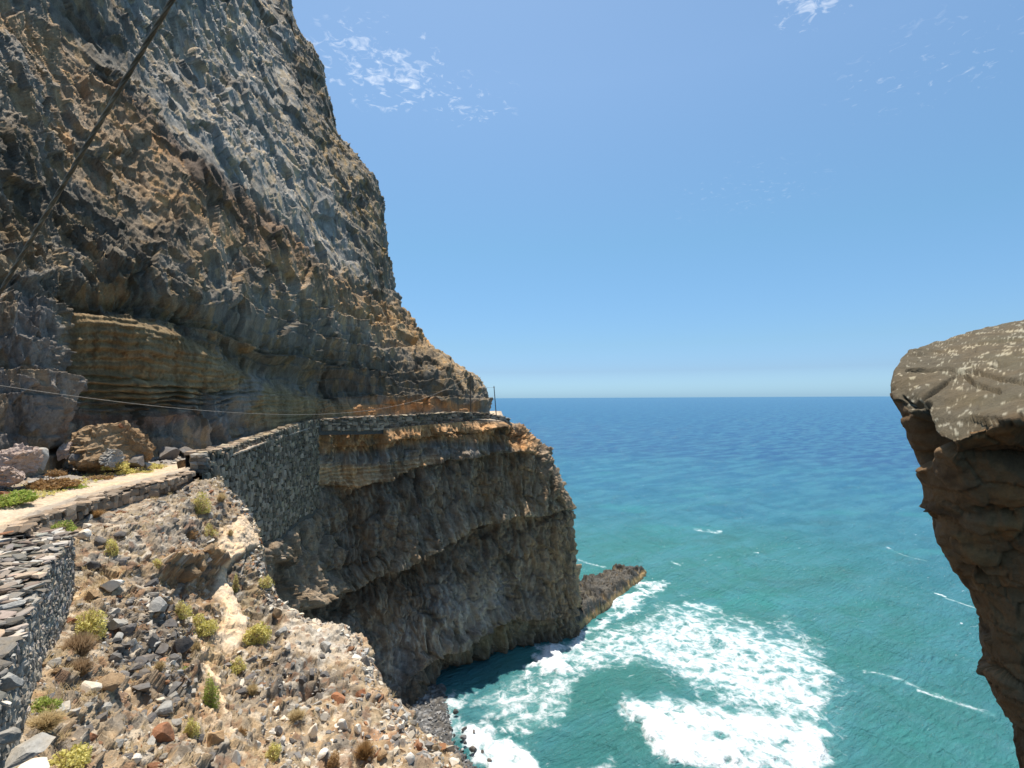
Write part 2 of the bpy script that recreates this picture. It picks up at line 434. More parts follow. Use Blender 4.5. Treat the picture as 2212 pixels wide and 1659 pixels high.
    # broken surf stands proud of the water
    z += 0.45 * smooth(0.75, 1.0, foam) * (0.7 + 0.8 * fbm(p2 / 1.6, 3, seed=38)) + 0.10 * foam * (0.5 + fbm(p2 / 0.9, 2, seed=39))
    # shallow to deep
    shore = np.hypot(x - 15, y - 75)
    deep = smooth(5, 310, shore + fbm(p2 / 90, 3, seed=41) * 50)
    pale = smooth(0.1, 0.5, fbm(p2 / np.array([30, 14, 1], np.float32), 3, seed=42)) * (1 - deep)
    stroke_v = np.zeros(len(x), np.float32)
    bed = smooth(0.12, 0.5, fbm(p2 / np.array([16, 9, 1], np.float32) + 5, 4, seed=43)) * (1 - smooth(60, 170, shore))
    verts = np.stack([x, y, z], 1)
    o = mesh_from("sea", verts, grid_faces(len(rows), len(cols))[:, ::-1], M_sea, smooth_shade=True, attrs={"foam": foam, "deep": deep, "pale": pale, "bed": bed})
    tag(o, kind="structure")

def sea_material():
    m, N, L = new_mat("sea_water")
    out = N.new("ShaderNodeOutputMaterial")
    g = N.new("ShaderNodeNewGeometry"); pos = g.outputs["Position"]
    def att(n):
        a = N.new("ShaderNodeAttribute"); a.attribute_name = n; return a.outputs["Fac"]
    foam, deep, pale, bed = att("foam"), att("deep"), att("pale"), att("bed")
    rot = N.new("ShaderNodeMapping"); rot.inputs["Rotation"].default_value = (0, 0, math.radians(-33)); L.new(pos, rot.inputs[0])
    col = mixc(N, L, deep, (0.056, 0.216, 0.198), (0.030, 0.104, 0.222))
    mid = mnode(N, L, 'MULTIPLY', mnode(N, L, 'MULTIPLY', deep, mnode(N, L, 'SUBTRACT', 1.0, deep)), 4.0, True)
    col = mixc(N, L, mnode(N, L, 'MULTIPLY', mid, 0.55), col, (0.034, 0.150, 0.280))
    col = mixc(N, L, mnode(N, L, 'MULTIPLY', pale, 0.45), col, (0.06, 0.31, 0.29))
    col = mixc(N, L, mnode(N, L, 'MULTIPLY', bed, 0.4), col, (0.05, 0.13, 0.12))
    streak = noise_n(N, L, scaled(N, L, rot.outputs[0], (0.035, 0.16, 1)), 1.0, 5, 0.6)
    col = mixc(N, L, mnode(N, L, 'MULTIPLY', ramp(N, L, streak, 0.38, 0.66), 0.45), col, (0.085, 0.27, 0.33))  # pale streaks paint ripple highlights into the water colour
    # foam lace
    wn1 = N.new("ShaderNodeTexNoise"); wn1.inputs["Scale"].default_value = 0.42; wn1.inputs["Detail"].default_value = 4; L.new(pos, wn1.inputs["Vector"])
    va = N.new("ShaderNodeVectorMath"); va.operation = 'SCALE'; L.new(wn1.outputs["Color"], va.inputs[0]); va.inputs["Scale"].default_value = 3.4
    vb = N.new("ShaderNodeVectorMath"); vb.operation = 'ADD'; L.new(pos, vb.inputs[0]); L.new(va.outputs[0], vb.inputs[1])
    warped = scaled(N, L, vb.outputs[0], (1, 1, 0))
    def lace(scale):
        v = N.new("ShaderNodeTexVoronoi"); v.feature = 'DISTANCE_TO_EDGE'; v.inputs["Scale"].default_value = scale
        L.new(warped, v.inputs["Vector"]); return mnode(N, L, 'SUBTRACT', 1.0, mnode(N, L, 'MULTIPLY', v.outputs["Distance"], 2.6), True)
    l1, l2 = lace(0.40), lace(0.95)
    brk = noise_n(N, L, pos, 0.55, 7, 0.68)
    fine = noise_n(N, L, scaled(N, L, warped, (1, 1, 1)), 2.6, 6, 0.7)
    pat = mnode(N, L, 'ADD', mnode(N, L, 'MULTIPLY', l1, 0.50), mnode(N, L, 'MULTIPLY', l2, 0.34))
    pat = mnode(N, L, 'ADD', pat, mnode(N, L, 'MULTIPLY', mnode(N, L, 'SUBTRACT', brk, 0.5), 1.7))
    pat = mnode(N, L, 'ADD', pat, mnode(N, L, 'MULTIPLY', mnode(N, L, 'SUBTRACT', fine, 0.5), 0.9))
    thr = mnode(N, L, 'SUBTRACT', 1.16, mnode(N, L, 'MULTIPLY', foam, 1.25))
    fm = ramp(N, L, mnode(N, L, 'SUBTRACT', pat, thr), -0.10, 0.85)
    # stray white flecks on open-water crests: tiny whitecaps, and sun sparkle painted in
    flk = noise_n(N, L, scaled(N, L, rot.outputs[0], (0.55, 1.9, 1)), 1.0, 4, 0.6, 0.6)
    fsz = noise_n(N, L, scaled(N, L, rot.outputs[0], (0.010, 0.075, 1)), 1.0, 3, 0.55)
    fleck = mnode(N, L, 'MULTIPLY', ramp(N, L, flk, 0.66, 0.74), ramp(N, L, fsz, 0.50, 0.64))
    fleck = mnode(N, L, 'MULTIPLY', fleck, mnode(N, L, 'SUBTRACT', 1.0, ramp(N, L, deep, 0.6, 0.98)))
    fm = mnode(N, L, 'MULTIPLY', fm, ramp(N, L, foam, 0.03, 0.25))
    fm = mnode(N, L, 'MAXIMUM', fm, mnode(N, L, 'MULTIPLY', fleck, 0.8))
    # milky water between the lace
    milk = mnode(N, L, 'MULTIPLY', ramp(N, L, foam, 0.15, 0.8), 0.42)
    col = mixc(N, L, milk, col, (0.22, 0.50, 0.48))
    # waves: ripples of several sizes
    w1 = noise_n(N, L, scaled(N, L, rot.outputs[0], (0.07, 0.33, 1)), 1.0, 4, 0.55)
    w2 = noise_n(N, L, scaled(N, L, rot.outputs[0], (0.5, 1.7, 1)), 1.0, 6, 0.66, 0.3)
    w3 = noise_n(N, L, scaled(N, L, rot.outputs[0], (0.018, 0.05, 1)), 1.0, 6, 0.62)
    h = mnode(N, L, 'ADD', mnode(N, L, 'MULTIPLY', w1, 0.9), mnode(N, L, 'ADD', mnode(N, L, 'MULTIPLY', w2, 1.0), mnode(N, L, 'MULTIPLY', w3, 3.0)))
    bp = N.new("ShaderNodeBump"); bp.inputs["Strength"].default_value = 0.95; bp.inputs["Distance"].default_value = 1.3; L.new(h, bp.inputs["Height"])
    df = N.new("ShaderNodeBsdfDiffuse"); L.new(col, df.inputs["Color"]); L.new(bp.outputs[0], df.inputs["Normal"])
    gl = N.new("ShaderNodeBsdfGlossy"); gl.inputs["Roughness"].default_value = 0.13; L.new(bp.outputs[0], gl.inputs["Normal"])
    fr = N.new("ShaderNodeFresnel"); fr.inputs["IOR"].default_value = 1.33; L.new(bp.outputs[0], fr.inputs["Normal"])
    mx = N.new("ShaderNodeMixShader"); L.new(mnode(N, L, 'MINIMUM', fr.outputs[0], 0.30), mx.inputs[0]); L.new(df.outputs[0], mx.inputs[1]); L.new(gl.outputs[0], mx.inputs[2])
    fb = N.new("ShaderNodeBump"); fb.inputs["Strength"].default_value = 0.8; fb.inputs["Distance"].default_value = 0.5; L.new(pat, fb.inputs["Height"])
    fd = N.new("ShaderNodeBsdfDiffuse"); fd.inputs["Color"].default_value = (0.80, 0.82, 0.83, 1); L.new(fb.outputs[0], fd.inputs["Normal"])
    mf = N.new("ShaderNodeMixShader"); L.new(fm, mf.inputs[0]); L.new(mx.outputs[0], mf.inputs[1]); L.new(fd.outputs[0], mf.inputs[2])
    L.new(mf.outputs[0], out.inputs[0])
    return m
M_sea = sea_material()
build_sea()

# ================================================================== CLIFFS
def paint(col, mask, c):
    mask = mask[:, None]; return col * (1 - mask) + np.array(c, np.float32) * mask

def column(pts, keys, vq):
    """One control column: pts [(px, py, Y)], keys v-values, sampled at vq."""
    return pchip(keys, np.array([P(*p) for p in pts]), vq)

# ---- upper cliff
KEYS8 = [0, .06, .215, .40, .59, .75, .87, 1.0]
def col8(*rows): return rows, KEYS8
UP = [
    (-0.10, col8((-330, 1085, 15), (-330, 900, 16), (-330, 700, 17.5), (-330, 450, 19), (-330, 200, 21), (-330, 0, 23), (-330, -300, 26), (-330, -700, 30))),
    (0.00, col8((-30, 1060, 20.5), (-30, 900, 21.5), (-30, 700, 22.6), (-30, 450, 24.5), (-30, 200, 27.3), (-30, 0, 30), (-30, -300, 34), (-30, -700, 39))),
    (0.10, col8((110, 1020, 23.6), (110, 900, 23.9), (112, 700, 25), (115, 450, 29), (118, 200, 33), (120, 0, 36.5), (120, -300, 41), (120, -700, 47))),
    (0.125, col8((150, 1012, 26.2), (150, 900, 27.2), (150, 700, 27.2), (150, 450, 30), (150, 200, 35), (150, 0, 39), (150, -300, 44), (150, -700, 51))),
    (0.25, col8((300, 1000, 30.5), (300, 900, 32), (300, 700, 30.6), (300, 450, 35), (300, 200, 42), (300, 0, 48), (300, -300, 55), (300, -700, 65))),
    (0.37, col8((430, 978, 36), (430, 880, 38), (430, 700, 36.2), (430, 450, 41), (425, 200, 52), (420, 0, 61), (405, -300, 70), (380, -700, 83))),
    (0.50, col8((560, 945, 45.5), (560, 870, 46.8), (560, 700, 45.6), (550, 450, 53), (520, 200, 67), (490, 0, 78), (440, -300, 89), (390, -700, 103))),
    (0.64, col8((700, 908, 62), (700, 850, 63), (700, 700, 63.5), (670, 450, 72), (610, 200, 84), (555, 0, 94), (480, -300, 107), (395, -700, 124))),
    (0.80, col8((860, 898, 72), (860, 850, 73), (820, 700, 77), (755, 450, 85), (675, 200, 95), (595, 0, 101.5), (500, -300, 115), (400, -700, 132))),
]
SILK = [0, .05, .10, .14, .2, .28, .36, .44, .51, .62, .75, .87, 1.0]
SIL = [(1058, 893, 81), (1048, 850, 83), (1018, 812, 84), (952, 768, 86), (903, 720, 88), (848, 610, 91), (832, 500, 93), (814, 400, 95), (738, 300, 97), (692, 165, 100), (620, 0, 104), (520, -300, 118), (410, -700, 136)]
UP.append((0.95, (SIL, SILK)))
UP.append((1.02, ([(p[0] - 14, p[1] + 6, p[2] + 12) for p in SIL], SILK)))
UP.append((1.12, ([(p[0] - 130, p[1] + 10, p[2] + 50) for p in SIL], SILK)))

def build_upper_cliff():
    nu, nv = 800, 560
    vq = np.concatenate([np.linspace(0, .8, 470), np.linspace(.8, 1, 91)[1:]])
    us = [u for u, _ in UP]
    cols = np.array([column(p, k, vq) for _, (p, k) in UP])
    uq = np.concatenate([np.linspace(-.10, -.01, 40)[:-1], np.linspace(-.01, 1.0, 722), np.linspace(1.0, 1.12, 40)[1:]])
    V = pchip(us, cols, uq); nu = len(uq); nv = len(vq)
    N = grid_normals(V)                      # u right, v up -> towards the camera
    if N[nu // 2, nv // 4, 1] > 0: N = -N
    v = V.reshape(-1, 3).astype(np.float32); n = N.reshape(-1, 3).astype(np.float32)
    px, py = proj(v)
    vv = np.tile(vq, nu); depth = v[:, 1]
    w = np.stack([perlin(v / 3.1, 1), perlin(v / 3.1 + 9, 2), perlin(v / 3.1 + 19, 3)], 1)
    big = fbm(v / np.array([14, 14, 17], np.float32), 4, seed=5)
    flute = fbm((v + w * .6) / np.array([3.0, 3.0, 10.0], np.float32), 4, seed=9, ridged=True)
    lowm = smooth(600, 660, py + 40 * fbm(v / 8, 2, seed=13))
    sA = (v[:, 2] + 1.4 * v[:, 0] - 0.15 * v[:, 1]) / 1.6 + 1.5 * perlin(v / 11, 14)      # flows dipping towards the headland
    sB = v[:, 2] + .03 * v[:, 1] + 1.2 * perlin(v / 11, 16)                               # level beds low down
    def step(q): return 0.5 - np.mod(q, 1.0)
    led = (1 - lowm) * step(sA / 5.3) + lowm * step(sB / 3.9)
    led2 = (1 - lowm) * step(sA / 1.9 + perlin(v / 5, 15) * .6) + lowm * step(sB / 1.5 + perlin(v / 5, 15) * .6)
    f0, c0 = facets((v + w * 1.2) / np.array([5.0, 5.0, 9.0], np.float32), 20, .8)
    f1, c1, e1 = facets((v + w * 0.5) / np.array([2.0, 2.0, 4.2], np.float32), 21, .8, True)
    f2, c2, e2 = facets((v + w * 0.3) / np.array([0.62, 0.62, 2.5], np.float32), 22, .8, True)
    f3, c3 = facets((v + w * 0.15) / np.array([0.30, 0.30, 1.1], np.float32), 23, .6)
    fine = fbm(v / 0.8, 4, seed=25, gain=.6)
    wx, wy = px + 26 * fbm(v / 6, 4, seed=51), py + 26 * fbm(v / 6 + 7, 4, seed=52)
    tuff = smooth(-14, 14, polygon_sd(wx, wy, [(140, 665), (300, 690), (430, 740), (520, 800), (600, 840), (700, 860), (820, 875), (820, 905), (650, 915), (560, 930), (500, 880), (430, 850), (300, 868), (150, 855)]))
    lamina = np.abs(np.mod((v[:, 2] - 0.02 * v[:, 1] + .4 * perlin(v / 4, 61) + .12 * perlin(v / 1.2, 62)) / 0.42, 1.0) - 0.5) * 2
    nearc = smooth(48, 26, depth)
    f4, c4 = facets((v + w * .1) / np.array([.19, .19, .32], np.float32), 24, .7)
    rgh = .35 + .85 * smooth(-.3, .3, fbm(v / 8, 3, seed=27)) + .5 * nearc
    d = 1.25 * big + .35 * (flute - .3) * (1 - .8 * tuff) + (0.75 * led + 0.22 * led2) * (1 - .7 * tuff)
    d += .055 * f4 * nearc * (1 - .8 * tuff)
    d += (0.50 * (1 - .55 * nearc) * f0 + 0.25 * f1 + (0.11 * f2 + 0.055 * f3) * rgh - .12 * smooth(.14, 0, e1) - .07 * rgh * smooth(.2, 0, e2)) * (1 - .75 * tuff) + 0.06 * rgh * fine
    d += tuff * (0.10 * (lamina - .5) * smooth(-.3, .4, perlin(v / np.array([4, 4, .8], np.float32), 64)) + .12 * (lamina - .5) + .12 * (np.abs(np.mod((v[:, 2] + .5 * perlin(v / 3, 67)) / 1.1, 1.0) - .5) * 2 - .5) + .10 * f1 + .05 * f3 + .25 * fbm(v / np.array([5, 5, 1.5], np.float32), 3, seed=66) - 0.35) 
    # ledges under the alcove stand out and catch the sun
    d += .55 * smooth(-6, 14, polygon_sd(wx, wy, [(150, 800), (280, 810), (400, 835), (500, 850), (480, 880), (300, 890), (200, 895), (160, 870)])) * smooth(.45, .7, lamina + .5 * perlin(v / 2, 69))
    # dark brow above the tuff, alcove under it
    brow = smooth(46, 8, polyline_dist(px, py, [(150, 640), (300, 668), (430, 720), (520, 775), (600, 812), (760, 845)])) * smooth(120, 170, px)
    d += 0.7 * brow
    # deep gully in the upper buttress
    gul = smooth(20, 4, polyline_dist(wx * .3 + px * .7, py, [(612, -30), (612, 120), (628, 190), (640, 250)]))
    d -= .5 * gul
    edge = smooth(0.0, 0.03, vv) * (0.35 + .65 * smooth(1.12, 0.985, np.repeat(uq, nv)) ) 
    d = d * (0.25 + 0.75 * edge)
    # keep the outline of the headland where the photograph has it
    Vd = v + n * d[:, None]
    # --- rock colours by stratum, with some sun-hit tones painted in
    col = np.tile(np.array([0.150, 0.138, 0.122], np.float32), (len(v), 1))
    var = fbm(v / 5, 4, seed=55)
    grey = smooth(-20, 40, polygon_sd(wx, wy, [(330, -400), (600, -400), (640, 0), (640, 260), (740, 420), (800, 620), (720, 600), (600, 520), (480, 400), (380, 300), (300, 180), (250, 0)]))
    col = paint(col, grey * .95, (0.215, 0.212, 0.208))
    lg = smooth(-20, 30, polygon_sd(wx, wy, [(-100, -300), (150, -300), (150, 60), (190, 230), (150, 330), (-100, 330)]))
    col = paint(col, lg * .8, (0.185, 0.17, 0.155))
    def band(pts, w0, c, k=1.0, soft=16):
        nonlocal col
        col = paint(col, k * smooth(w0 + soft, w0 - soft, polyline_dist(wx, wy, pts)), c)
    band([(230, 190), (300, 290), (400, 370), (520, 450), (640, 560)], 30, (0.095, 0.066, 0.050), .95)
    band([(330, 330), (420, 400), (520, 440), (620, 530), (690, 600)], 16, (0.20, 0.135, 0.085), .6)
    band([(120, 90), (200, 220), (270, 300), (350, 390), (430, 470), (520, 545), (640, 600), (740, 650), (830, 690), (900, 730)], 40, (0.215, 0.155, 0.100), .95, 26)
    band([(-20, 20), (40, 55), (100, 110)], 26, (0.30, 0.20, 0.11), .8)
    band([(60, 130), (110, 200), (150, 290)], 14, (0.24, 0.165, 0.10), .7)
    band([(20, 300), (40, 420), (20, 520)], 36, (0.085, 0.072, 0.058), .8)
    band([(100, 430), (200, 480), (300, 540), (250, 600)], 50, (0.095, 0.083, 0.067), .8)
    band([(420, 500), (560, 580), (700, 660), (820, 730)], 10, (0.26, 0.25, 0.235), .5)
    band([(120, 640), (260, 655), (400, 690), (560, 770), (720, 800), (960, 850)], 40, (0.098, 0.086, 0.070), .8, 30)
    ochre = smooth(-12, 22, polygon_sd(wx, wy, [(680, 640), (780, 660), (870, 655), (930, 735), (1020, 800), (1040, 840), (980, 830), (880, 760), (780, 710)]))
    col = paint(col, ochre * .8 * (0.55 + .45 * (c1 > .4)), (0.235, 0.165, 0.090))
    rimo = smooth(-10, 20, polygon_sd(wx, wy, [(660, 240), (740, 300), (820, 430), (840, 560), (800, 560), (720, 400)]))
    col = paint(col, rimo * .6 * (c2 > .45), (0.21, 0.165, 0.10))  # ochre patches paint in the grazing sun along the rim
    col = paint(col, tuff, (0.185, 0.135, 0.072))
    col = paint(col, tuff * smooth(.72, .9, lamina) * smooth(.0, .35, perlin(v / np.array([5, 5, .3], np.float32), 63)) * .5, (0.33, 0.27, 0.18))
    col = paint(col, tuff * smooth(.1, .5, fbm(v / np.array([7, 7, 1.2], np.float32), 3, seed=65)) * .6, (0.235, 0.14, 0.07))
    lit_ledge = smooth(-6, 14, polygon_sd(wx, wy, [(150, 800), (280, 810), (330, 850), (300, 890), (200, 895), (160, 870)]))
    col = paint(col, lit_ledge * smooth(.35, .6, lamina + .4 * perlin(v / 1.5, 68)) * .6, (0.40, 0.32, 0.20))  # sunlight on the ledges put into the colour as pale stripes
    left = smooth(-8, 12, polygon_sd(wx, wy, [(-80, 640), (100, 650), (140, 760), (140, 900), (110, 960), (-80, 960)]))
    col = paint(col, left * .9, (0.155, 0.140, 0.135))
    vein = smooth(-6, 10, polygon_sd(wx, wy, [(400, 960), (420, 900), (470, 850), (560, 810), (600, 815), (530, 880), (470, 950)]))
    col = paint(col, vein * .8, (0.17, 0.165, 0.165))
    redb = smooth(-8, 12, polygon_sd(wx, wy, [(140, 895), (300, 890), (420, 890), (410, 925), (300, 930), (200, 925)]))
    col = paint(col, redb * .75, (0.215, 0.115, 0.075))
    band([(770, 885), (900, 878), (1030, 884)], 11, (0.31, 0.155, 0.06), .85, 5)
    foot = smooth(40, 5, py - 0) * 0
    band([(120, 330), (220, 390), (330, 480), (450, 560)], 30, (0.20, 0.15, 0.10), .6, 26)
    band([(180, 620), (330, 640), (480, 720), (620, 790)], 14, (0.19, 0.15, 0.10), .6, 14)
    seam = np.abs(led) > .42
    col = paint(col, seam * .55 * (1 - tuff) * smooth(-.2, .3, var), (0.085, 0.07, 0.055))
    stain = fbm(v / np.array([1.6, 1.6, 4.5], np.float32), 4, seed=191) + .6 * fbm(v / 9, 3, seed=192)
    col = paint(col, smooth(.24, .5, stain) * .65 * (1 - tuff) * (1 - .5 * grey), (0.062, 0.052, 0.040))
    lum = col.mean(1, keepdims=True); col = col * .84 + lum * .16 * np.array([1.03, 1, .96], np.float32)
    # pieces of the rock differ a little from one another
    tone = 0.60 + .20 * c0 + 0.34 * c1 + 0.24 * c2 + 0.20 * c3
    col = col * 1.42 * tone[:, None] * (1 + 0.18 * var[:, None]) * np.array([1.05, 0.99, .88], np.float32)
    warm = (c2 > .78) & (tuff < .5)
    col[warm] = col[warm] * np.array([1.22, 1.06, .84], np.float32)
    f = grid_faces(nu, nv)
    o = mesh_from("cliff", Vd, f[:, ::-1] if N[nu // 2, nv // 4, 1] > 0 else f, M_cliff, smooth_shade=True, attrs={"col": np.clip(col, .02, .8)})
    tag(o, kind="structure")
    return Vd.reshape(nu, nv, 3), uq, vq
UPV, UPu, UPvq = build_upper_cliff()

# ---- lower headland under the path, down into the sea
def build_headland():
    cols_ctrl = [
        (-.10, [(420, 1000, 27.5), (420, 1150, 28.5), (425, 1400, 31), (430, 1700, 33), (435, 2100, 35)]),
        (0.0, [(500, 976, 32.9), (505, 1130, 33.7), (515, 1400, 36.5), (520, 1700, 39), (525, 1950, 41)]),
        (.14, [(600, 942, 45.4), (605, 1130, 46.3), (620, 1300, 46.8), (640, 1500, 48.5), (660, 1690, 50)]),
        (.28, [(690, 922, 58.4), (695, 1050, 58.9), (700, 1220, 58.6), (740, 1400, 57.3), (800, 1610, 56)]),
        (.46, [(830, 925, 66.2), (835, 1040, 66.2), (840, 1200, 65), (855, 1400, 63.6), (890, 1585, 58.3)]),
        (.62, [(950, 915, 72), (956, 1020, 72.2), (958, 1170, 71.3), (950, 1390, 66.8), (945, 1495, 66.8)]),
        (.76, [(1046, 908, 77), (1068, 1010, 77.2), (1085, 1150, 76.6), (1095, 1350, 74.5), (1100, 1432, 74.2)]),
        (.86, [(1085, 912, 79.3), (1145, 985, 79.6), (1178, 1100, 80), (1196, 1290, 79), (1190, 1415, 77)]),
    ]
    k5 = [0, .22, .5, .82, 1.0]
    nv = 380; vq = np.linspace(0, 1, nv)
    sil = [(1101, 913, 81), (1130, 931, 81.6), (1160, 968, 82.2), (1192, 1010, 82.8), (1218, 1060, 83), (1224, 1095, 83.2), (1236, 1140, 83.4), (1240, 1200, 83.2), (1247, 1250, 82.6), (1249, 1290, 82), (1240, 1325, 81.3), (1241, 1375, 80.6), (1240, 1400, 80)]
    sk = np.concatenate([[0], np.cumsum([np.hypot(b[0] - a[0], b[1] - a[1]) for a, b in zip(sil[:-1], sil[1:])])]); sk /= sk[-1]
    us = [u for u, _ in cols_ctrl] + [.965, 1.03, 1.12]
    cc = [column(p, k5, vq) for _, p in cols_ctrl] + [column(sil, sk, vq), column([(p[0] - 14, p[1], p[2] + 12) for p in sil], sk, vq), column([(p[0] - 120, p[1], p[2] + 45) for p in sil], sk, vq)]
    uq = np.concatenate([np.linspace(-.1, 1.0, 545), np.linspace(1.0, 1.12, 36)[1:]])
    V = pchip(us, np.array(cc), uq); nu = len(uq)
    N = grid_normals(V)
    if N[nu // 2, nv // 2, 1] > 0: N = -N
    v = V.reshape(-1, 3).astype(np.float32); n = N.reshape(-1, 3).astype(np.float32)
    px, py = proj(v); vv = np.tile(vq, nu); uu = np.repeat(uq, nv)
    w = np.stack([perlin(v / 2.6, 1), perlin(v / 2.6 + 9, 2), perlin(v / 2.6 + 19, 3)], 1)
    big = fbm(v / np.array([11, 11, 13], np.float32), 4, seed=105)
    flute = fbm((v + w * .5) / np.array([2.4, 2.4, 9.0], np.float32), 4, seed=109, ridged=True) * 1.0
    flute2 = fbm((v + w * .3) / np.array([0.7, 0.7, 3.4], np.float32), 3, seed=119, ridged=True)
    f1, c1, e1_ = facets((v + w * .6) / np.array([1.7, 1.7, 4.2], np.float32), 121, .8, True)
    f0, c0 = facets((v + w * 1.0) / np.array([4.2, 4.2, 6.5], np.float32), 120, .8)
    f2, c2, e2_ = facets((v + w * .3) / np.array([.62, .62, 2.4], np.float32), 122, .8, True)
    f3, c3 = facets((v + w * .15) / np.array([.30, .30, .9], np.float32), 123, .6)
    fine = fbm(v / .7, 4, seed=125, gain=.6)
    wx, wy = px + 16 * fbm(v / 5, 4, seed=151), py + 14 * fbm(v / 5 + 7, 4, seed=152)
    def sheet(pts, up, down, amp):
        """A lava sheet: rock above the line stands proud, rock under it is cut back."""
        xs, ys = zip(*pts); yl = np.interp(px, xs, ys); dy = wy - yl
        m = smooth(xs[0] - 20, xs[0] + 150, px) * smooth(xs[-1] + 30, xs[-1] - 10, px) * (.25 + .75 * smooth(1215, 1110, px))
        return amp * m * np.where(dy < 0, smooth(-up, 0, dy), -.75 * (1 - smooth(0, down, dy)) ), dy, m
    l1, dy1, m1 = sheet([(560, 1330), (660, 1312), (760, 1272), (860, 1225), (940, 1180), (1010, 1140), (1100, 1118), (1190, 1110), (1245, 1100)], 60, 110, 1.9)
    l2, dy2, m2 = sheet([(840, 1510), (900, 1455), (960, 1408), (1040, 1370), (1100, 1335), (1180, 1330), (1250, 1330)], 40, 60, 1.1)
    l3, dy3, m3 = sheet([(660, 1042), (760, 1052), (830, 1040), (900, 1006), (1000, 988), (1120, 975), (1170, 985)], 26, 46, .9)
    l4, dy4, m4 = sheet([(660, 966), (760, 962), (830, 955), (940, 940), (1060, 930), (1150, 940)], 26, 24, .45)
    strat = smooth(-8, 8, polygon_sd(wx, wy, [(660, 990), (780, 1000), (900, 975), (940, 985), (900, 1010), (820, 1045), (740, 1055), (680, 1045)]))
    lam = np.abs(np.mod((v[:, 2] + .5 * perlin(v / 4, 161) + .2 * perlin(v / 1.4, 162)) / (0.5), 1.0) - .5) * 2
    d = 1.1 * big + .95 * (flute - .3) * (1 - .7 * strat) + .15 * (flute2 - .3) + (.42 * f0 + .36 * f1 + .22 * f2 + .13 * f3 - .32 * smooth(.16, 0, e1_) - .16 * smooth(.22, 0, e2_)) * (1 - .5 * strat) + .10 * fine
    g1, e1 = facets((v + w * .6) / 1.3, 131, .8); g2, e2 = facets((v + w * .2) / .5, 132, .8)
    chunk = smooth(-.1, .35, fbm(v / 6, 3, seed=133))
    d += chunk * (.22 * g1 + .14 * g2)
    k1, q1 = facets((v + w * .25) / np.array([1.5, 1.5, 14], np.float32), 134, .5)
    colm = smooth(905, 930, wy) * smooth(1075, 1040, wy) * smooth(640, 670, px)
    d += colm * .38 * k1
    d += l1 + l2 + l3 + l4 + strat * .2 * (lam - .5)
    cave = smooth(-8, 22, polygon_sd(px, wy, [(945, 1470), (965, 1440), (1050, 1425), (1120, 1425), (1140, 1410), (1150, 1470), (1050, 1500), (950, 1520)]))
    d -= 2.2 * cave
    rib = smooth(34, 4, polyline_dist(px, py, [(858, 1095), (868, 1150), (880, 1190)])) + .8 * smooth(26, 4, polyline_dist(px, py, [(925, 1130), (935, 1200)]))
    d += .9 * rib
    topk = smooth(0.0, 0.05, vv)
    d *= .2 + .8 * topk
    behind = smooth(-16, 10, polygon_sd(px, py, [(380, 880), (692, 880), (694, 1000), (692, 1098), (610, 1150), (540, 1180), (380, 1200)]))
    d = d * (1 - .85 * behind) - .9 * behind
    d *= 0.35 + .65 * smooth(1.12, .99, uu)
    Vd = v + n * d[:, None]
    col = np.tile(np.array([0.118, 0.101, 0.080], np.float32), (len(v), 1))
    col = paint(col, smooth(0, .5, fbm(v / np.array([5, 5, 9], np.float32), 4, seed=155)) * .6, (0.145, 0.135, 0.12))
    warm = smooth(-20, 40, polygon_sd(wx, wy, [(1010, 940), (1160, 960), (1260, 1120), (1260, 1330), (1190, 1330), (1120, 1180), (1000, 1080)]))
    col = paint(col, warm * .65, (0.165, 0.125, 0.080))
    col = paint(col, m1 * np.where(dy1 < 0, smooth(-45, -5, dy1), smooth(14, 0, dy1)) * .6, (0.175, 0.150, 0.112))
    col = paint(col, m1 * smooth(6, 20, dy1) * smooth(70, 35, dy1) * .7, (0.075, 0.062, 0.048))  # shade of the undercut below the ledge, painted dark
    col = paint(col, m2 * smooth(4, 16, dy2) * smooth(60, 30, dy2) * .5, (0.08, 0.07, 0.05))  # same painted undercut shade below the lower ledge
    olive = smooth(-10, 20, polygon_sd(wx, wy, [(1000, 1420), (1090, 1340), (1190, 1330), (1240, 1345), (1240, 1400), (1130, 1430), (1000, 1450)]))
    col = paint(col, olive * .7, (0.135, 0.125, 0.082))
    blue = smooth(-20, 40, polygon_sd(wx, wy, [(800, 1420), (850, 1330), (960, 1270), (1100, 1250), (1100, 1320), (960, 1390), (850, 1520)]))
    col = paint(col, blue * .75, (0.150, 0.146, 0.140))
    topo = smooth(-6, 8, polygon_sd(wx, wy, [(655, 945), (760, 930), (840, 925), (960, 912), (1090, 912), (1150, 945), (1165, 985), (1090, 960), (1000, 950), (880, 958), (800, 975), (660, 980)]))
    col = paint(col, topo * .85, (0.245, 0.155, 0.080))
    col = paint(col, strat * .9, (0.235, 0.155, 0.085))
    col = paint(col, strat * (lam > .72) * .6, (0.30, 0.235, 0.16))
    gb = smooth(-6, 8, polygon_sd(wx, wy, [(660, 985), (820, 975), (930, 955), (1100, 965), (1110, 985), (930, 985), (820, 1002), (670, 1005)]))
    col = paint(col, gb * .8, (0.135, 0.13, 0.122))
    stain = fbm(v / np.array([1.3, 1.3, 5.0], np.float32) + w * .12, 4, seed=181) + .5 * fbm(v / 7, 3, seed=182)
    col = paint(col, smooth(.18, .42, stain) * .75, (0.050, 0.044, 0.034))
    col = paint(col, smooth(.22, .5, fbm(v / np.array([1.6, 1.6, 4.0], np.float32), 4, seed=183)) * .5 * (1 - strat), (0.20, 0.165, 0.12))
    wet = smooth(3.6, .6, v[:, 2] + 1.0 * perlin(v / 2, 171))
    col = paint(col, wet * .8, (0.045, 0.042, 0.036))
    tone = 0.50 + .20 * c0 + .36 * c1 + .32 * c2 + .24 * c3 + .25 * chunk * e1
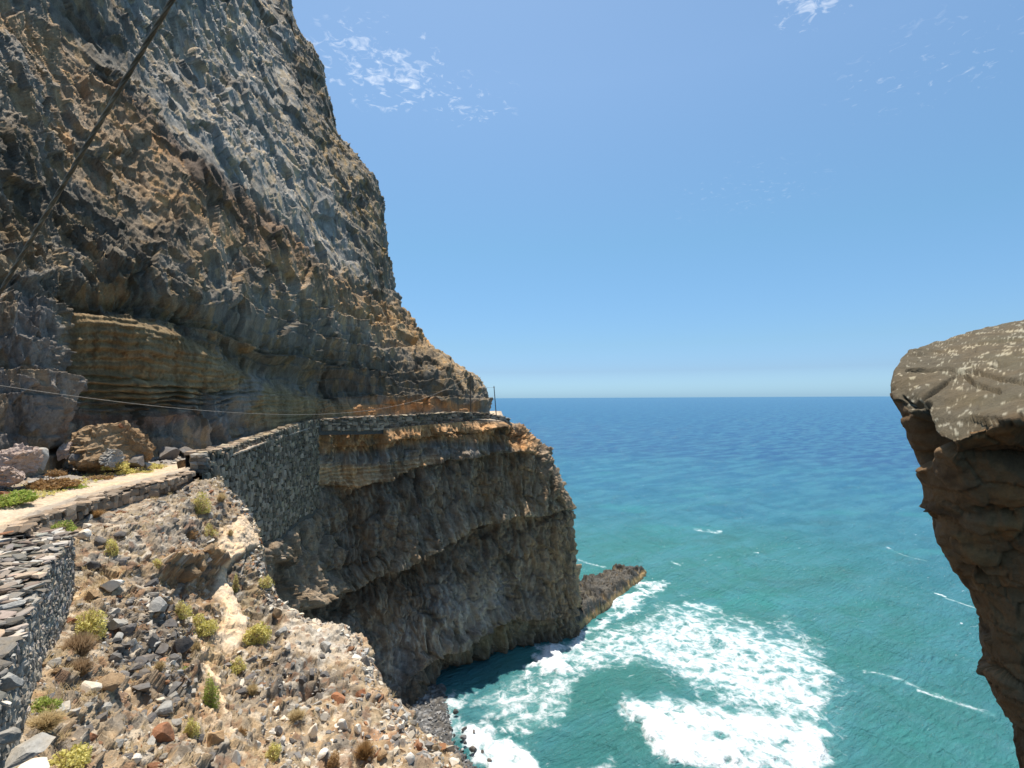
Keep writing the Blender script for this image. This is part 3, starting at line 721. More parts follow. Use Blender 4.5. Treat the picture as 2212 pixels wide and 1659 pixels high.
    col = col * 1.85 * tone[:, None] * np.array([1.09, .985, .88], np.float32)
    f = grid_faces(nu, nv)
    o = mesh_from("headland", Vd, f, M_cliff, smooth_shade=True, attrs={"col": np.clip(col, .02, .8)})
    tag(o, kind="structure")
build_headland()

# ================================================================== PATH AND VERGE
PATH_IN = [(-13.0, 2, 33.3), (-17.0, 12.0, 33.3)] + [tuple(P(*p)) for p in [(0, 1097, 17.2), (60, 1085, 18.2), (140, 1059, 20.6), (240, 1033, 23.8), (360, 1005, 28.6), (420, 995, 31.2), (480, 966, 37), (580, 936, 46), (690, 908, 60), (850, 899, 71), (1000, 895, 79), (1052, 893, 83), (1040, 887, 98)]]
PATH_OUT = [(-8.6, 3, 33.25), (-12.6, 10.0, 33.25)] + [tuple(P(*p)) for p in [(0, 1146, 14.4), (80, 1107, 16.6), (160, 1079, 18.7), (240, 1055, 21.1), (340, 1031, 24.1), (424, 1008, 28.0), (510, 979, 33.1), (606, 944, 45.5), (694, 920, 58.3), (852, 912, 68.3), (1000, 905, 75.8), (1090, 910, 80.2), (1082, 888, 98)]]
def build_path():
    tq = np.linspace(0, len(PATH_IN) - 1, 620)
    A = pchip(range(len(PATH_IN)), np.array(PATH_IN), tq); B = pchip(range(len(PATH_OUT)), np.array(PATH_OUT), tq)
    s = np.linspace(-0.04, 1.28, 56)
    far_ = smooth(6.5, 7.2, tq)[:, None]; s2_ = s[None] * (1 - far_) + np.minimum(s[None], 1.0 + .0004 * np.arange(len(s))[None]) * far_
    V = A[:, None] * (1 - s2_)[:, :, None] + B[:, None] * s2_[:, :, None]
    v = V.reshape(-1, 3).astype(np.float32); ss = np.tile(s, len(tq))
    rut = -0.05 * np.exp(-((ss - .5) / .25) ** 2)
    v[:, 2] -= .35 * np.clip(ss - 1.02, 0, 1)
    v[:, 2] += rut + .05 * fbm(v / 1.1, 4, seed=201) + .02 * fbm(v / .25, 2, seed=202)
    col = np.tile(np.array([0.47, 0.37, 0.265], np.float32), (len(v), 1))
    col = paint(col, smooth(.0, .5, fbm(v / 1.7, 4, seed=203)) * .5, (0.37, 0.29, 0.21))
    edge = smooth(.75, .98, ss + .1 * fbm(v / .9, 3, seed=204)) + smooth(.14, -.02, ss + .1 * fbm(v / .9, 3, seed=205))
    col = paint(col, np.clip(edge, 0, 1) * .75, (0.22, 0.19, 0.16))
    f1, c1 = facets(v / .14, 208); f2, c2 = facets(v / .3, 209)
    v[:, 2] += .02 * np.maximum(f1, 0) + .04 * np.clip(edge, 0, 1) * np.maximum(f2, 0)
    col = col * (.86 + .28 * c1)[:, None]
    col = paint(col, smooth(.25, .5, np.abs(ss - .5) + .15 * fbm(v / .6, 3, seed=210)) * .4, (0.36, 0.30, 0.23))
    o = mesh_from("path", v, grid_faces(len(tq), len(s)), M_path, smooth_shade=True, attrs={"col": col})
    tag(o, kind="structure")
    # verge between path and cliff foot
    base = [(-22, 4, 34.5), (-23, 12.5, 34.0)] + [tuple(P(*p)) for p in [(-30, 1050, 20.5), (0, 1040, 22.5), (110, 1014, 26), (210, 1001, 29.6), (310, 990, 33.0), (370, 980, 35.5), (430, 966, 39), (560, 934, 48), (690, 900, 64), (860, 893, 74), (1000, 888, 82), (1040, 886, 86), (1020, 880, 100)]]
    Bc = pchip(range(len(base)), np.array(base), tq)
    Bc = A + (Bc - A) * 1.25
    s2 = np.linspace(0, 1, 44)
    V = A[:, None] * (1 - s2)[None, :, None] + Bc[:, None] * s2[None, :, None]
    v = V.reshape(-1, 3).astype(np.float32); ss = np.tile(s2, len(tq))
    f1, c1 = facets(v / .35, 211)
    v[:, 2] += .12 * fbm(v / 1.2, 4, seed=206) * smooth(0, .2, ss) + .05 * f1 * smooth(.05, .3, ss) + .5 * ss * ss
    col = np.tile(np.array([0.25, 0.22, 0.19], np.float32), (len(v), 1))
    col = paint(col, smooth(.1, .5, fbm(v / 1.4, 4, seed=207)) * .6, (0.34, 0.27, 0.19))
    col = paint(col, (c1 > .7) * .5, (0.17, 0.16, 0.15))
    o = mesh_from("verge", v, grid_faces(len(tq), len(s2))[:, ::-1], M_path, smooth_shade=True, attrs={"col": col})
    tag(o, kind="structure")
    return V, ss
VERGE, _ = build_path()

# ================================================================== FOREGROUND SLOPE
def build_slope():
    rows = [
        [(400, 1040, 25.0), (430, 1034, 26.1), (455, 1030, 26.8), (470, 1029, 27.1), (480, 1032, 27.5)],
        [(340, 1070, 22.3), (390, 1078, 22.7), (440, 1086, 23.2), (480, 1095, 23.8), (516, 1098, 24.5)],
        [(236, 1096, 19.3), (335, 1124, 19.9), (440, 1152, 20.9), (505, 1158, 22.4), (556, 1162, 23.8)],
        [(130, 1142, 16.2), (275, 1190, 17), (425, 1228, 18.9), (500, 1236, 20.5), (572, 1242, 22.4)],
        [(155, 1280, 14.7), (280, 1292, 15.5), (430, 1312, 17.2), (520, 1322, 19), (606, 1310, 21.5)],
        [(132, 1365, 12.7), (270, 1382, 13.9), (430, 1402, 15.6), (600, 1392, 18.2), (762, 1370, 21)],
        [(95, 1435, 10.8), (240, 1462, 12), (420, 1490, 13.6), (620, 1482, 16), (814, 1470, 18.4)],
        [(60, 1515, 9.2), (220, 1552, 10.4), (420, 1582, 11.9), (640, 1576, 14), (892, 1562, 16.4)],
        [(34, 1600, 8.0), (200, 1652, 8.9), (420, 1682, 10.3), (680, 1690, 12.2), (985, 1662, 14.9)],
        [(-60, 1820, 6), (170, 1860, 6.7), (420, 1910, 7.9), (720, 1950, 9), (1085, 1860, 12.4)],
        [(-330, 2250, 4.1), (80, 2320, 4.5), (450, 2400, 5.4), (850, 2400, 7), (1230, 2100, 10.4)],
    ]
    ctrl = []
    for r in rows:
        pts = [P(*p) for p in r]
        d0 = pts[0] - pts[1]; first = pts[0] + d0 / (np.linalg.norm(d0) + 1e-6) * 1.2 + np.array([0, 0, -.2])
        e = pts[-1]; ray = np.array([e[0], e[1], 0]); ray /= np.linalg.norm(ray)
        side = ray + np.array([.5, .1, 0]); side /= np.linalg.norm(side)
        ctrl.append([first] + pts + [e + side * .5 + np.array([0, 0, -1.3]), e + side * 1.8 + np.array([0, 0, -6]), e + side * 6 + np.array([0, 0, -17]), np.array([*(e + side * 13)[:2], -2.0])])
    ctrl = np.array(ctrl)
    us = np.array([-.1, 0, .25, .52, .78, 1.0, 1.06, 1.16, 1.3, 1.45])
    vs = np.arange(len(rows), dtype=float)
    uq = np.concatenate([np.linspace(-.1, 1.04, 500), np.linspace(1.04, 1.45, 50)[1:]])
    vq = np.concatenate([np.linspace(0, 8.4, 430), np.linspace(8.4, 10, 36)[1:]])
    V = pchip(vs, ctrl, vq)                              # (nv, 10, 3)
    V = pchip(us, np.swapaxes(V, 0, 1), uq)              # (nu, nv, 3)
    N = grid_normals(V)
    if N[250, 200, 2] < 0: N = -N
    nu, nv = len(uq), len(vq)
    v = V.reshape(-1, 3).astype(np.float32); n = N.reshape(-1, 3).astype(np.float32)
    uu = np.repeat(uq, nv)
    px, py = proj(v)
    big = fbm(v / 3.2, 4, seed=301)
    f0, c0 = facets(v / 1.1 + .4 * perlin(v / .9, 300)[:, None], 321, .45)
    f1, c1 = facets(v / .42 + .3 * perlin(v / .5, 302)[:, None], 322, .6)
    f2, c2 = facets(v / .19, 323)
    fine = fbm(v / .3, 4, seed=303, gain=.6)
    wx, wy = px + 13 * fbm(v / 1.1, 4, seed=351), py + 12 * fbm(v / 1.1 + 7, 4, seed=352)
    tan_poly = [[(470, 1190), (486, 1150), (522, 1118), (553, 1152), (557, 1176), (520, 1186), (498, 1215), (485, 1245), (474, 1222)],
                [(476, 1228), (490, 1228), (505, 1290), (520, 1325), (532, 1382), (500, 1405), (462, 1395), (482, 1350), (492, 1320), (478, 1270)]]
    crag = smooth(.02, .3, fbm(v / 2.6, 3, seed=306)) * (1 - smooth(-14, 14, polygon_sd(px, py, [(610, 1310), (690, 1325), (765, 1372), (800, 1440), (700, 1425), (620, 1405)])))
    dyke = np.maximum(smooth(-9, 3, polygon_sd(wx, wy, tan_poly[0])), smooth(-9, 3, polygon_sd(wx, wy, tan_poly[1])))
    strip = smooth(8, 4, polyline_dist(wx * .4 + px * .6, py, [(415, 1385), (438, 1440), (466, 1492), (482, 1545), (500, 1590)]))
    strip = np.maximum(strip, smooth(16, 9, polyline_dist(wx, wy, [(456, 1560), (478, 1600)])))
    strip = strip * smooth(-.22, .02, fbm(v / .7, 4, seed=308))
    dyke = np.maximum(dyke, strip)
    rub = smooth(0, .45, fbm(v / 2.3, 4, seed=355))
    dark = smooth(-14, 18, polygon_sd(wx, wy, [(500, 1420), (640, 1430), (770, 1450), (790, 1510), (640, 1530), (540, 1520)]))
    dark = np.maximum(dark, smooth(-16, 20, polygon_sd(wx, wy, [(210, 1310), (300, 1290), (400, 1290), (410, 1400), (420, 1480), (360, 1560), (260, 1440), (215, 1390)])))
    grav = smooth(-14, 14, polygon_sd(wx, wy, [(610, 1310), (690, 1325), (765, 1372), (800, 1440), (700, 1425), (620, 1405)]))
    scr = smooth(-30, 30, polygon_sd(wx, wy, [(170, 1110), (330, 1060), (470, 1035), (500, 1090), (450, 1180), (330, 1200), (200, 1240)]))
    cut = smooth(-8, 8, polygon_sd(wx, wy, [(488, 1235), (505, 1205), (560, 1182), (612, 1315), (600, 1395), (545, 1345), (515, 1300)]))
    brow = smooth(-8, 12, polygon_sd(wx, wy, [(330, 1200), (400, 1180), (470, 1195), (480, 1260), (475, 1330), (430, 1350), (400, 1280), (340, 1250)]))
    straw = smooth(.0, .4, fbm(v / 1.5, 4, seed=357)) * (1 - dark) * (1 - grav) * (1 - .6 * scr)
    rough = 1 - .62 * dyke
    d = .42 * big + .22 * np.abs(fbm(v / 1.6, 3, seed=304)) + rough * ((.10 + .05 * crag) * f0 + .07 * f1 + .035 * f2 + .06 * fine) + .12 * dyke
    d += .06 * (dark + cut * .6) * f0 + .05 * dark * f1
    d += crag * rough * (.34 * fbm(v / np.array([1.5, 1.5, 1.0], np.float32), 5, seed=307, ridged=True, gain=.55) - .05)
    d -= .40 * cut * smooth(1.0, .8, uu)
    # overhanging brown lip above a hollow
    lip = polyline_dist(px, py, [(352, 1228), (400, 1222), (440, 1212), (474, 1222)])
    d += .45 * smooth(18, 2, lip) * (py < 1228) - .5 * smooth(60, 8, polyline_dist(px, py, [(375, 1262), (440, 1265)])) * (py > 1236)
    hollow2 = smooth(22, 4, polyline_dist(px, py, [(585, 1515), (640, 1505), (690, 1490)]))
    d -= .45 * hollow2
    d *= (0.5 + .5 * smooth(1.3, 1.0, uu)) + .9 * smooth(1.1, 1.3, uu)
    d *= smooth(-.1, .16, uu) * .85 + .15
    Vd = v + n * d[:, None]
    Vd[:, 2] -= .22 * smooth(.22, .02, uu) * (np.tile(vq, nu) < 3.6)
    col = np.tile(np.array([0.275, 0.215, 0.150], np.float32), (len(v), 1))
    col = paint(col, rub * .6, (0.20, 0.165, 0.13))
    col = paint(col, crag * .6, (0.185, 0.138, 0.098))
    col = paint(col, scr * .7, (0.205, 0.185, 0.165))
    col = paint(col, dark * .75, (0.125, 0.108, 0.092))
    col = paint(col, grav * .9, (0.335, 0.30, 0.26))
    col = paint(col, cut * .85, (0.10, 0.088, 0.074))  # grey-brown face, painted darker because it turns steeply away
    col = paint(col, brow * .85, (0.215, 0.145, 0.085))
    col = paint(col, straw * .45, (0.36, 0.275, 0.165))
    col = paint(col, (c1 > .72) * rough * .6 * (1 - grav), (0.125, 0.118, 0.112))
    col = paint(col, (c2 > .80) * rough * .5, (0.36, 0.33, 0.29))
    col = paint(col, (c2 < .14) * rough * .4, (0.26, 0.13, 0.07))
    redz = smooth(-20, 20, polygon_sd(wx, wy, [(690, 1490), (790, 1480), (880, 1560), (960, 1659), (700, 1659), (760, 1560)]))
    col = paint(col, redz * smooth(.0, .4, fbm(v / .8, 3, seed=361)) * .6, (0.27, 0.15, 0.085))
    col = paint(col, dyke * (.72 + .28 * smooth(-.25, .1, fbm(v / .45, 4, seed=364))), (0.53, 0.425, 0.32))
    col = paint(col, dyke * smooth(.1, .5, fbm(v / np.array([.5, .5, 1.2], np.float32), 4, seed=363)) * .45, (0.36, 0.26, 0.17))
    col *= (0.82 + .36 * c2)[:, None] * rough[:, None] + (1 - rough[:, None])
    col *= np.array([1.26, 1.22, 1.13], np.float32)
    f = grid_faces(nu, nv)
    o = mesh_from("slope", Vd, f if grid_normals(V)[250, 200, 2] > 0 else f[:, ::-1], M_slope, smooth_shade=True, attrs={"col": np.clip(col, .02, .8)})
    tag(o, kind="structure")
    return Vd, n, uu, np.tile(vq, nu)
SV, SN, SU, SVV = build_slope()
Spx, Spy = proj(SV)
_vis = (SU > -.02) & (SU < 1.0)
def on_slope(px, py):
    """Slope point and normal that the photograph shows at (px, py)."""
    d = (Spx - px) ** 2 + (Spy - py) ** 2 + np.where(_vis, 0, 1e9)
    k = int(np.argmin(d)); return SV[k].copy(), SN[k].copy()

# ================================================================== BEACH
def build_beach():
    x = np.linspace(-26, 3, 110); y = np.linspace(30, 66, 130)
    X, Y = np.meshgrid(x, y, indexing='ij'); v = np.stack([X.ravel(), Y.ravel(), np.zeros(X.size)], 1).astype(np.float32)
    wl = polyline_dist(v[:, 0], v[:, 1], [(2, 42), (-1.2, 47), (-3.2, 50), (-6.8, 55), (-8.2, 60), (-9, 66)])
    side = np.interp(v[:, 1], [30, 42, 47, 50, 55, 60, 66], [8, 2, -1.2, -3.2, -6.8, -8.2, -9]) - v[:, 0]
    z = np.where(side > 0, 0.16 * wl ** .9, -.4 * wl) + .1
    f1, c1 = facets(v / .45, 401); f2, c2 = facets(v / .22, 402)
    v[:, 2] = z + .09 * f1 + .05 * f2 + .12 * fbm(v / 2, 3, seed=403)
    col = np.tile(np.array([0.10, 0.098, 0.095], np.float32), (len(v), 1)) * (.6 + .9 * c1)[:, None]
    col = paint(col, (c2 > .72) * .7, (0.34, 0.33, 0.32))
    col = paint(col, smooth(2.4, .3, side) * .5, (0.05, 0.048, 0.045))
    o = mesh_from("beach", v, grid_faces(len(x), len(y)), M_slope, smooth_shade=False, attrs={"col": col})
    tag(o, kind="structure")
build_beach()

# ================================================================== STONE SHAPES
def hull_stone(seed, kind="block"):
    r = random.Random(seed); bm = bmesh.new()
    if kind == "block":
        for sx in (-1, 1):
            for sy in (-1, 1):
                for sz in (-1, 1):
                    bm.verts.new((.5 * sx * r.uniform(.62, 1), .5 * sy * r.uniform(.62, 1), .5 * sz * r.uniform(.62, 1)))
        for a in range(3):
            for s in (-1, 1):
                p = [r.uniform(-.2, .2) for _ in range(3)]; p[a] = .5 * s * r.uniform(.95, 1.12); bm.verts.new(p)
    else:
        for k in range(15):
            z = r.uniform(-1, 1); t = r.uniform(0, 6.283); q = math.sqrt(1 - z * z); l = r.uniform(.40, .56)
            bm.verts.new((q * math.cos(t) * l, q * math.sin(t) * l, z * l))
    bmesh.ops.convex_hull(bm, input=bm.verts[:])
    for v in [v for v in bm.verts if not v.link_faces]: bm.verts.remove(v)
    bmesh.ops.triangulate(bm, faces=bm.faces[:])
    bm.verts.index_update()
    V = np.array([v.co[:] for v in bm.verts], np.float32); Fc = np.array([[v.index for v in f.verts] for f in bm.faces], np.int32)
    bm.free(); return V, Fc
BLOCKS = [hull_stone(100 + i) for i in range(10)]
CHIPS = [hull_stone(200 + i, "chip") for i in range(10)]
def shared_meshes(name, shapes, mat):
    out = []
    for V, Fc in shapes:
        me = bpy.data.meshes.new(name); me.from_pydata(V.tolist(), [], Fc.tolist()); me.materials.append(mat); out.append(me)
    return out
BLOCK_ME = shared_meshes("wall_stone", BLOCKS, M_wallstone)
GULLY_ME = shared_meshes("gully_stone", BLOCKS, M_gully)
CHIP_ME = {k: shared_meshes("stone", CHIPS, m) for k, m in (("dark", M_dark), ("grey", M_grey), ("pale", M_pale), ("brown", M_brown), ("red", M_red))}
TONES = {"dark": (0.14, 0.13, 0.12), "grey": (0.31, 0.295, 0.27), "pale": (0.50, 0.45, 0.37), "brown": (0.33, 0.24, 0.15), "red": (0.25, 0.13, 0.07)}

def joined(name, items, mat, parent=None, kind="stuff"):
    """items: (shape list, index, 3x3 matrix, position, colour) joined into one mesh."""
    vs, fs, cs, base = [], [], [], 0
    for shapes, k, m3, pos, col in items:
        V, Fc = shapes[k]
        vs.append(V @ m3.T + pos); fs.append(Fc + base); base += len(V)
        cs.append(np.tile(np.asarray(col, np.float32), (len(V), 1)))
    o = mesh_from(name, np.concatenate(vs), np.concatenate(fs), mat, parent, attrs={"col": np.concatenate(cs)})
    if kind: o["kind"] = kind
    return o
def frame(t, nrm):
    """Columns: along t, outward nrm, up."""
    t = t / np.linalg.norm(t); nrm = nrm / np.linalg.norm(nrm); u = np.cross(t, nrm); u /= np.linalg.norm(u)
    if u[2] < 0: u = -u
    return np.stack([t, nrm, u], 1)
def rand_rot(a=6.283):
    ax = rng.normal(size=3); ax /= np.linalg.norm(ax); q = Matrix.Rotation(rng.uniform(-a, a), 3, Vector(ax)); return np.array(q)
def grey_tone():
    g = rng.choice([0.10, 0.14, 0.18, 0.22, 0.28], p=[.2, .25, .25, .2, .1]) * rng.uniform(.85, 1.15)
    return (g * rng.uniform(1.25, 1.4), g * 1.2, g * rng.uniform(.95, 1.1))

# ================================================================== STONE WALLS
def wall(name, label, stations, ssize, thick, limit, cap=True, batter=0.0, cap_pale=.25, flat=.6, loose=False, category="stone wall", shade=1.0, cap_h=1.0):
    """stations: (x, y, z_top, z_bottom) along the foot; the outer face looks to the right of the walking direction."""
    S = np.array(stations, float)
    L = np.concatenate([[0], np.cumsum(np.hypot(np.diff(S[:, 0]), np.diff(S[:, 1])))])
    root = empty(name, (S[0, 0], S[0, 1], S[0, 3])); r0 = np.array(root.location)
    tag(root, label, category)
    n = max(12, int(L[-1] / .5)); q = np.linspace(0, L[-1], n); A = lerp_rows(L, S, q)
    T = np.gradient(A[:, :2], axis=0); T /= np.linalg.norm(T, axis=1)[:, None]
    R = np.stack([T[:, 1], -T[:, 0]], 1)                       # outward
    ring = []
    for o_, zk in ((-.10, 3), (-.10, 2), (-thick, 2), (-thick, 3)):
        off = o_ + (batter * (A[:, 2] - A[:, 3]) * (-1 if zk == 2 else 0))
        ring.append(np.stack([A[:, 0] + R[:, 0] * off, A[:, 1] + R[:, 1] * off, A[:, zk] - (.08 if zk == 2 else .5)], 1))
    V = np.stack(ring + [ring[0]], 1) - r0
    mesh_from("wall_core", V.reshape(-1, 3), grid_faces(n, 5), M_mortar, root)
    items = []
    x = 0.0
    H = (S[:, 2] - S[:, 3]).max(); courses = int(H / (ssize * flat)) + 2
    for c in range(courses):
        hz = ssize * flat
        x = rng.uniform(0, ssize)
        while x < L[-1]:
            ln = ssize * rng.choice([.5, .8, 1.1, 1.6, 2.1], p=[.2, .25, .25, .2, .1]) * rng.uniform(.85, 1.15); hh = hz * rng.uniform(.7, 1.7)
            s = np.array([np.interp(x + ln / 2, L, S[:, k]) for k in range(4)])
            z = s[3] + (c + .5) * hz + rng.uniform(-.25, .25) * hz
            if z < s[2] - hz * .15:
                k = int(np.clip(np.searchsorted(q, x + ln / 2), 0, n - 1)); t = np.array([*T[k], 0]); nr = np.array([*R[k], 0])
                dp = ssize * rng.uniform(.7, 1.1); pos = np.array([s[0], s[1], z]) + nr * (-dp * .42 + rng.uniform(-.06, .07) * ssize * 1.4 - batter * (z - s[3]))
                m3 = frame(t, nr) @ rand_rot(.16) @ np.diag([ln * 1.04, dp, hh * 1.02])
                items.append((BLOCKS, int(rng.integers(10)), m3, pos, grey_tone()))
            x += ln * .96
    if cap:
        rowsN = max(1, int(round(thick / (ssize * .85))))
        for rr in range(rowsN):
            x = rng.uniform(0, ssize * .5)
            while x < L[-1]:
                ln = ssize * rng.uniform(.7, 2.0)
                s = np.array([np.interp(x + ln / 2, L, S[:, k]) for k in range(4)])
                k = int(np.clip(np.searchsorted(q, x + ln / 2), 0, n - 1)); t = np.array([*T[k], 0]); nr = np.array([*R[k], 0])
                dp = thick / rowsN * rng.uniform(.9, 1.35); hh = ssize * rng.uniform(.22, .6) * cap_h
                lay = rng.uniform(-.08, .10) if loose else 0
                if loose: ln *= rng.uniform(.35, 1.25); dp *= rng.uniform(.5, 1.7); hh = ssize * rng.uniform(.15, .42)
                pos = np.array([s[0], s[1], s[2] + hh * .12 + lay]) + nr * (-(rr + .5) * thick / rowsN - batter * (s[2] - s[3]) + rng.uniform(-.05, .05))
                yaw = np.array(Matrix.Rotation(rng.uniform(-1.2, 1.2), 3, 'Z')) if loose else np.eye(3)
                m3 = frame(t, nr) @ yaw @ rand_rot(.5 if loose else .28) @ np.diag([ln, dp, hh])
                g = (0.40, 0.38, 0.34) if rng.random() < cap_pale else grey_tone()
                if loose and rng.random() < .3: g = (g[0] * 1.12, g[1] * .98, g[2] * .9)
                items.append((BLOCKS, int(rng.integers(10)), m3, pos, g))
                x += ln * (.6 if loose else .93)
    if shade != 1.0: items = [(a, b, c, d, (e[0] * shade, e[1] * shade * .89, e[2] * shade * .73)) for a, b, c, d, e in items]
    # the stones that show largest become parts of their own
    pos = np.array([i[3] for i in items]); size = np.array([np.cbrt(abs(np.linalg.det(i[2]))) for i in items])
    dist = np.maximum(np.linalg.norm(pos - np.array([0, 0, EYE]), axis=1), .5)
    ppx, ppy = proj(pos); inside = (ppx > -30) & (ppx < 2240) & (ppy > -30) & (ppy < 1690) & (pos[:, 1] > .5)
    order = np.argsort(-(size / dist * inside)); pick = [int(k) for k in order[:limit]]
    for k in pick:
        shapes, vi, m3, ps, colr = items[k]
        o = bpy.data.objects.new("stone", (BLOCK_ME if shade == 1.0 else GULLY_ME)[vi]); o.parent = root
        mm = Matrix.Identity(4)
        for a in range(3):
            for b in range(3): mm[a][b] = m3[a, b]
            mm[a][3] = ps[a] - r0[a]
        o.matrix_local = mm; C.objects.link(o)
    pk = set(pick); rest = [(i[0], i[1], i[2], i[3] - r0, i[4]) for k, i in enumerate(items) if k not in pk]
    if rest: joined("small_stones", rest, M_tint, root)
    return root

def st(px, py_top, py_bot, Y):
    t, b = P(px, py_top, Y), P(px, py_bot, Y); return (t[0], t[1], t[2], b[2])
# the great retaining wall in the gully
wall("retaining_wall", "tall grey dry stone retaining wall filling the gully below the bend of the path",
     [st(441, 979, 1016, 27.7), st(456, 976, 1040, 28.9), st(478, 972, 1100, 30.6), st(500, 968, 1140, 32.3), st(545, 951, 1170, 37.8), st(600, 934, 1165, 44.5), st(648, 917, 1118, 51.8), st(676, 910, 1108, 55.6), st(688, 908, 1090, 57.6)],
     .47, .9, 300, batter=0.0, cap_pale=.25, flat=.8, shade=.8)
# parapet on the headland
wall("parapet_wall", "low stone parapet topped with pale stones along the headland path",
     [st(690, 908, 930, 57.6), st(780, 902, 930, 63.0), st(850, 899, 928, 67.8), st(930, 894, 922, 71.5), st(1000, 891, 917, 75.4), st(1056, 894, 915, 78.6)],
     .52, .6, 120, cap_pale=.6, flat=.6, shade=.75)
wall("lookout_wall", "short smooth dark wall at the outer tip of the headland below the slim pole",
     [st(1056, 894, 916, 78.6), st(1080, 899, 915, 79.4), st(1101, 905, 918, 80.2)], .5, .5, 60, cap_pale=.4, flat=.6)
# edge of the sunlit path
wall("path_edge_wall", "low dark stone wall edging the sunlit stretch of dirt path",
     [st(60, 1150, 1162, 14.1), st(82, 1130, 1154, 15.0), st(96, 1120, 1150, 15.7), st(162, 1097, 1123, 17.3), st(220, 1077, 1100, 18.9), st(260, 1063, 1092, 20.2), st(320, 1047, 1077, 22.0), st(380, 1033, 1054, 23.8), st(421, 1019, 1026, 26.0)],
     .33, .6, 270, cap_pale=.3, flat=.7, shade=.8, cap_h=.55)
# the near wall that comes towards the camera, face seen edge-on, broad rough top
def near_xy(px_, Y): return (px_ - CX) / F * Y
wall("rubble_wall", "broad rough wall of thin stacked slabs running down to the lower left corner",
     [(-4.6, 3.4, 33.4, 31.5), (-6.2, 6.0, 33.35, 31.3), (-7.9, 8.25, 33.3, 31.1), (-10.0, 10.9, 33.3, 31.1), (-12.6, 14.7, 33.15, 30.9), (-13.4, 15.3, 33.1, 31.2)],
     .22, 2.1, 300, cap_pale=.2, flat=.45, loose=True)
# pillar at the bend
pl = empty("wall_pillar", tuple(P(431, 1018, 27.2)))
tag(pl, "small sunlit stone pillar where the path passes into shade at the bend", "pillar")
for c_ in range(5):
    for sx in (-1, 1):
        o = bpy.data.objects.new("stone", random.choice(BLOCK_ME)); o.parent = pl
        o.location = (sx * .19 + random.uniform(-.03, .03), random.uniform(-.03, .03), .02 + c_ * .2); o.scale = (.42, .55, .235); o.rotation_euler = (random.uniform(-.1, .1), random.uniform(-.1, .1), random.uniform(-.2, .2) + (c_ % 2) * 1.57)
        C.objects.link(o)

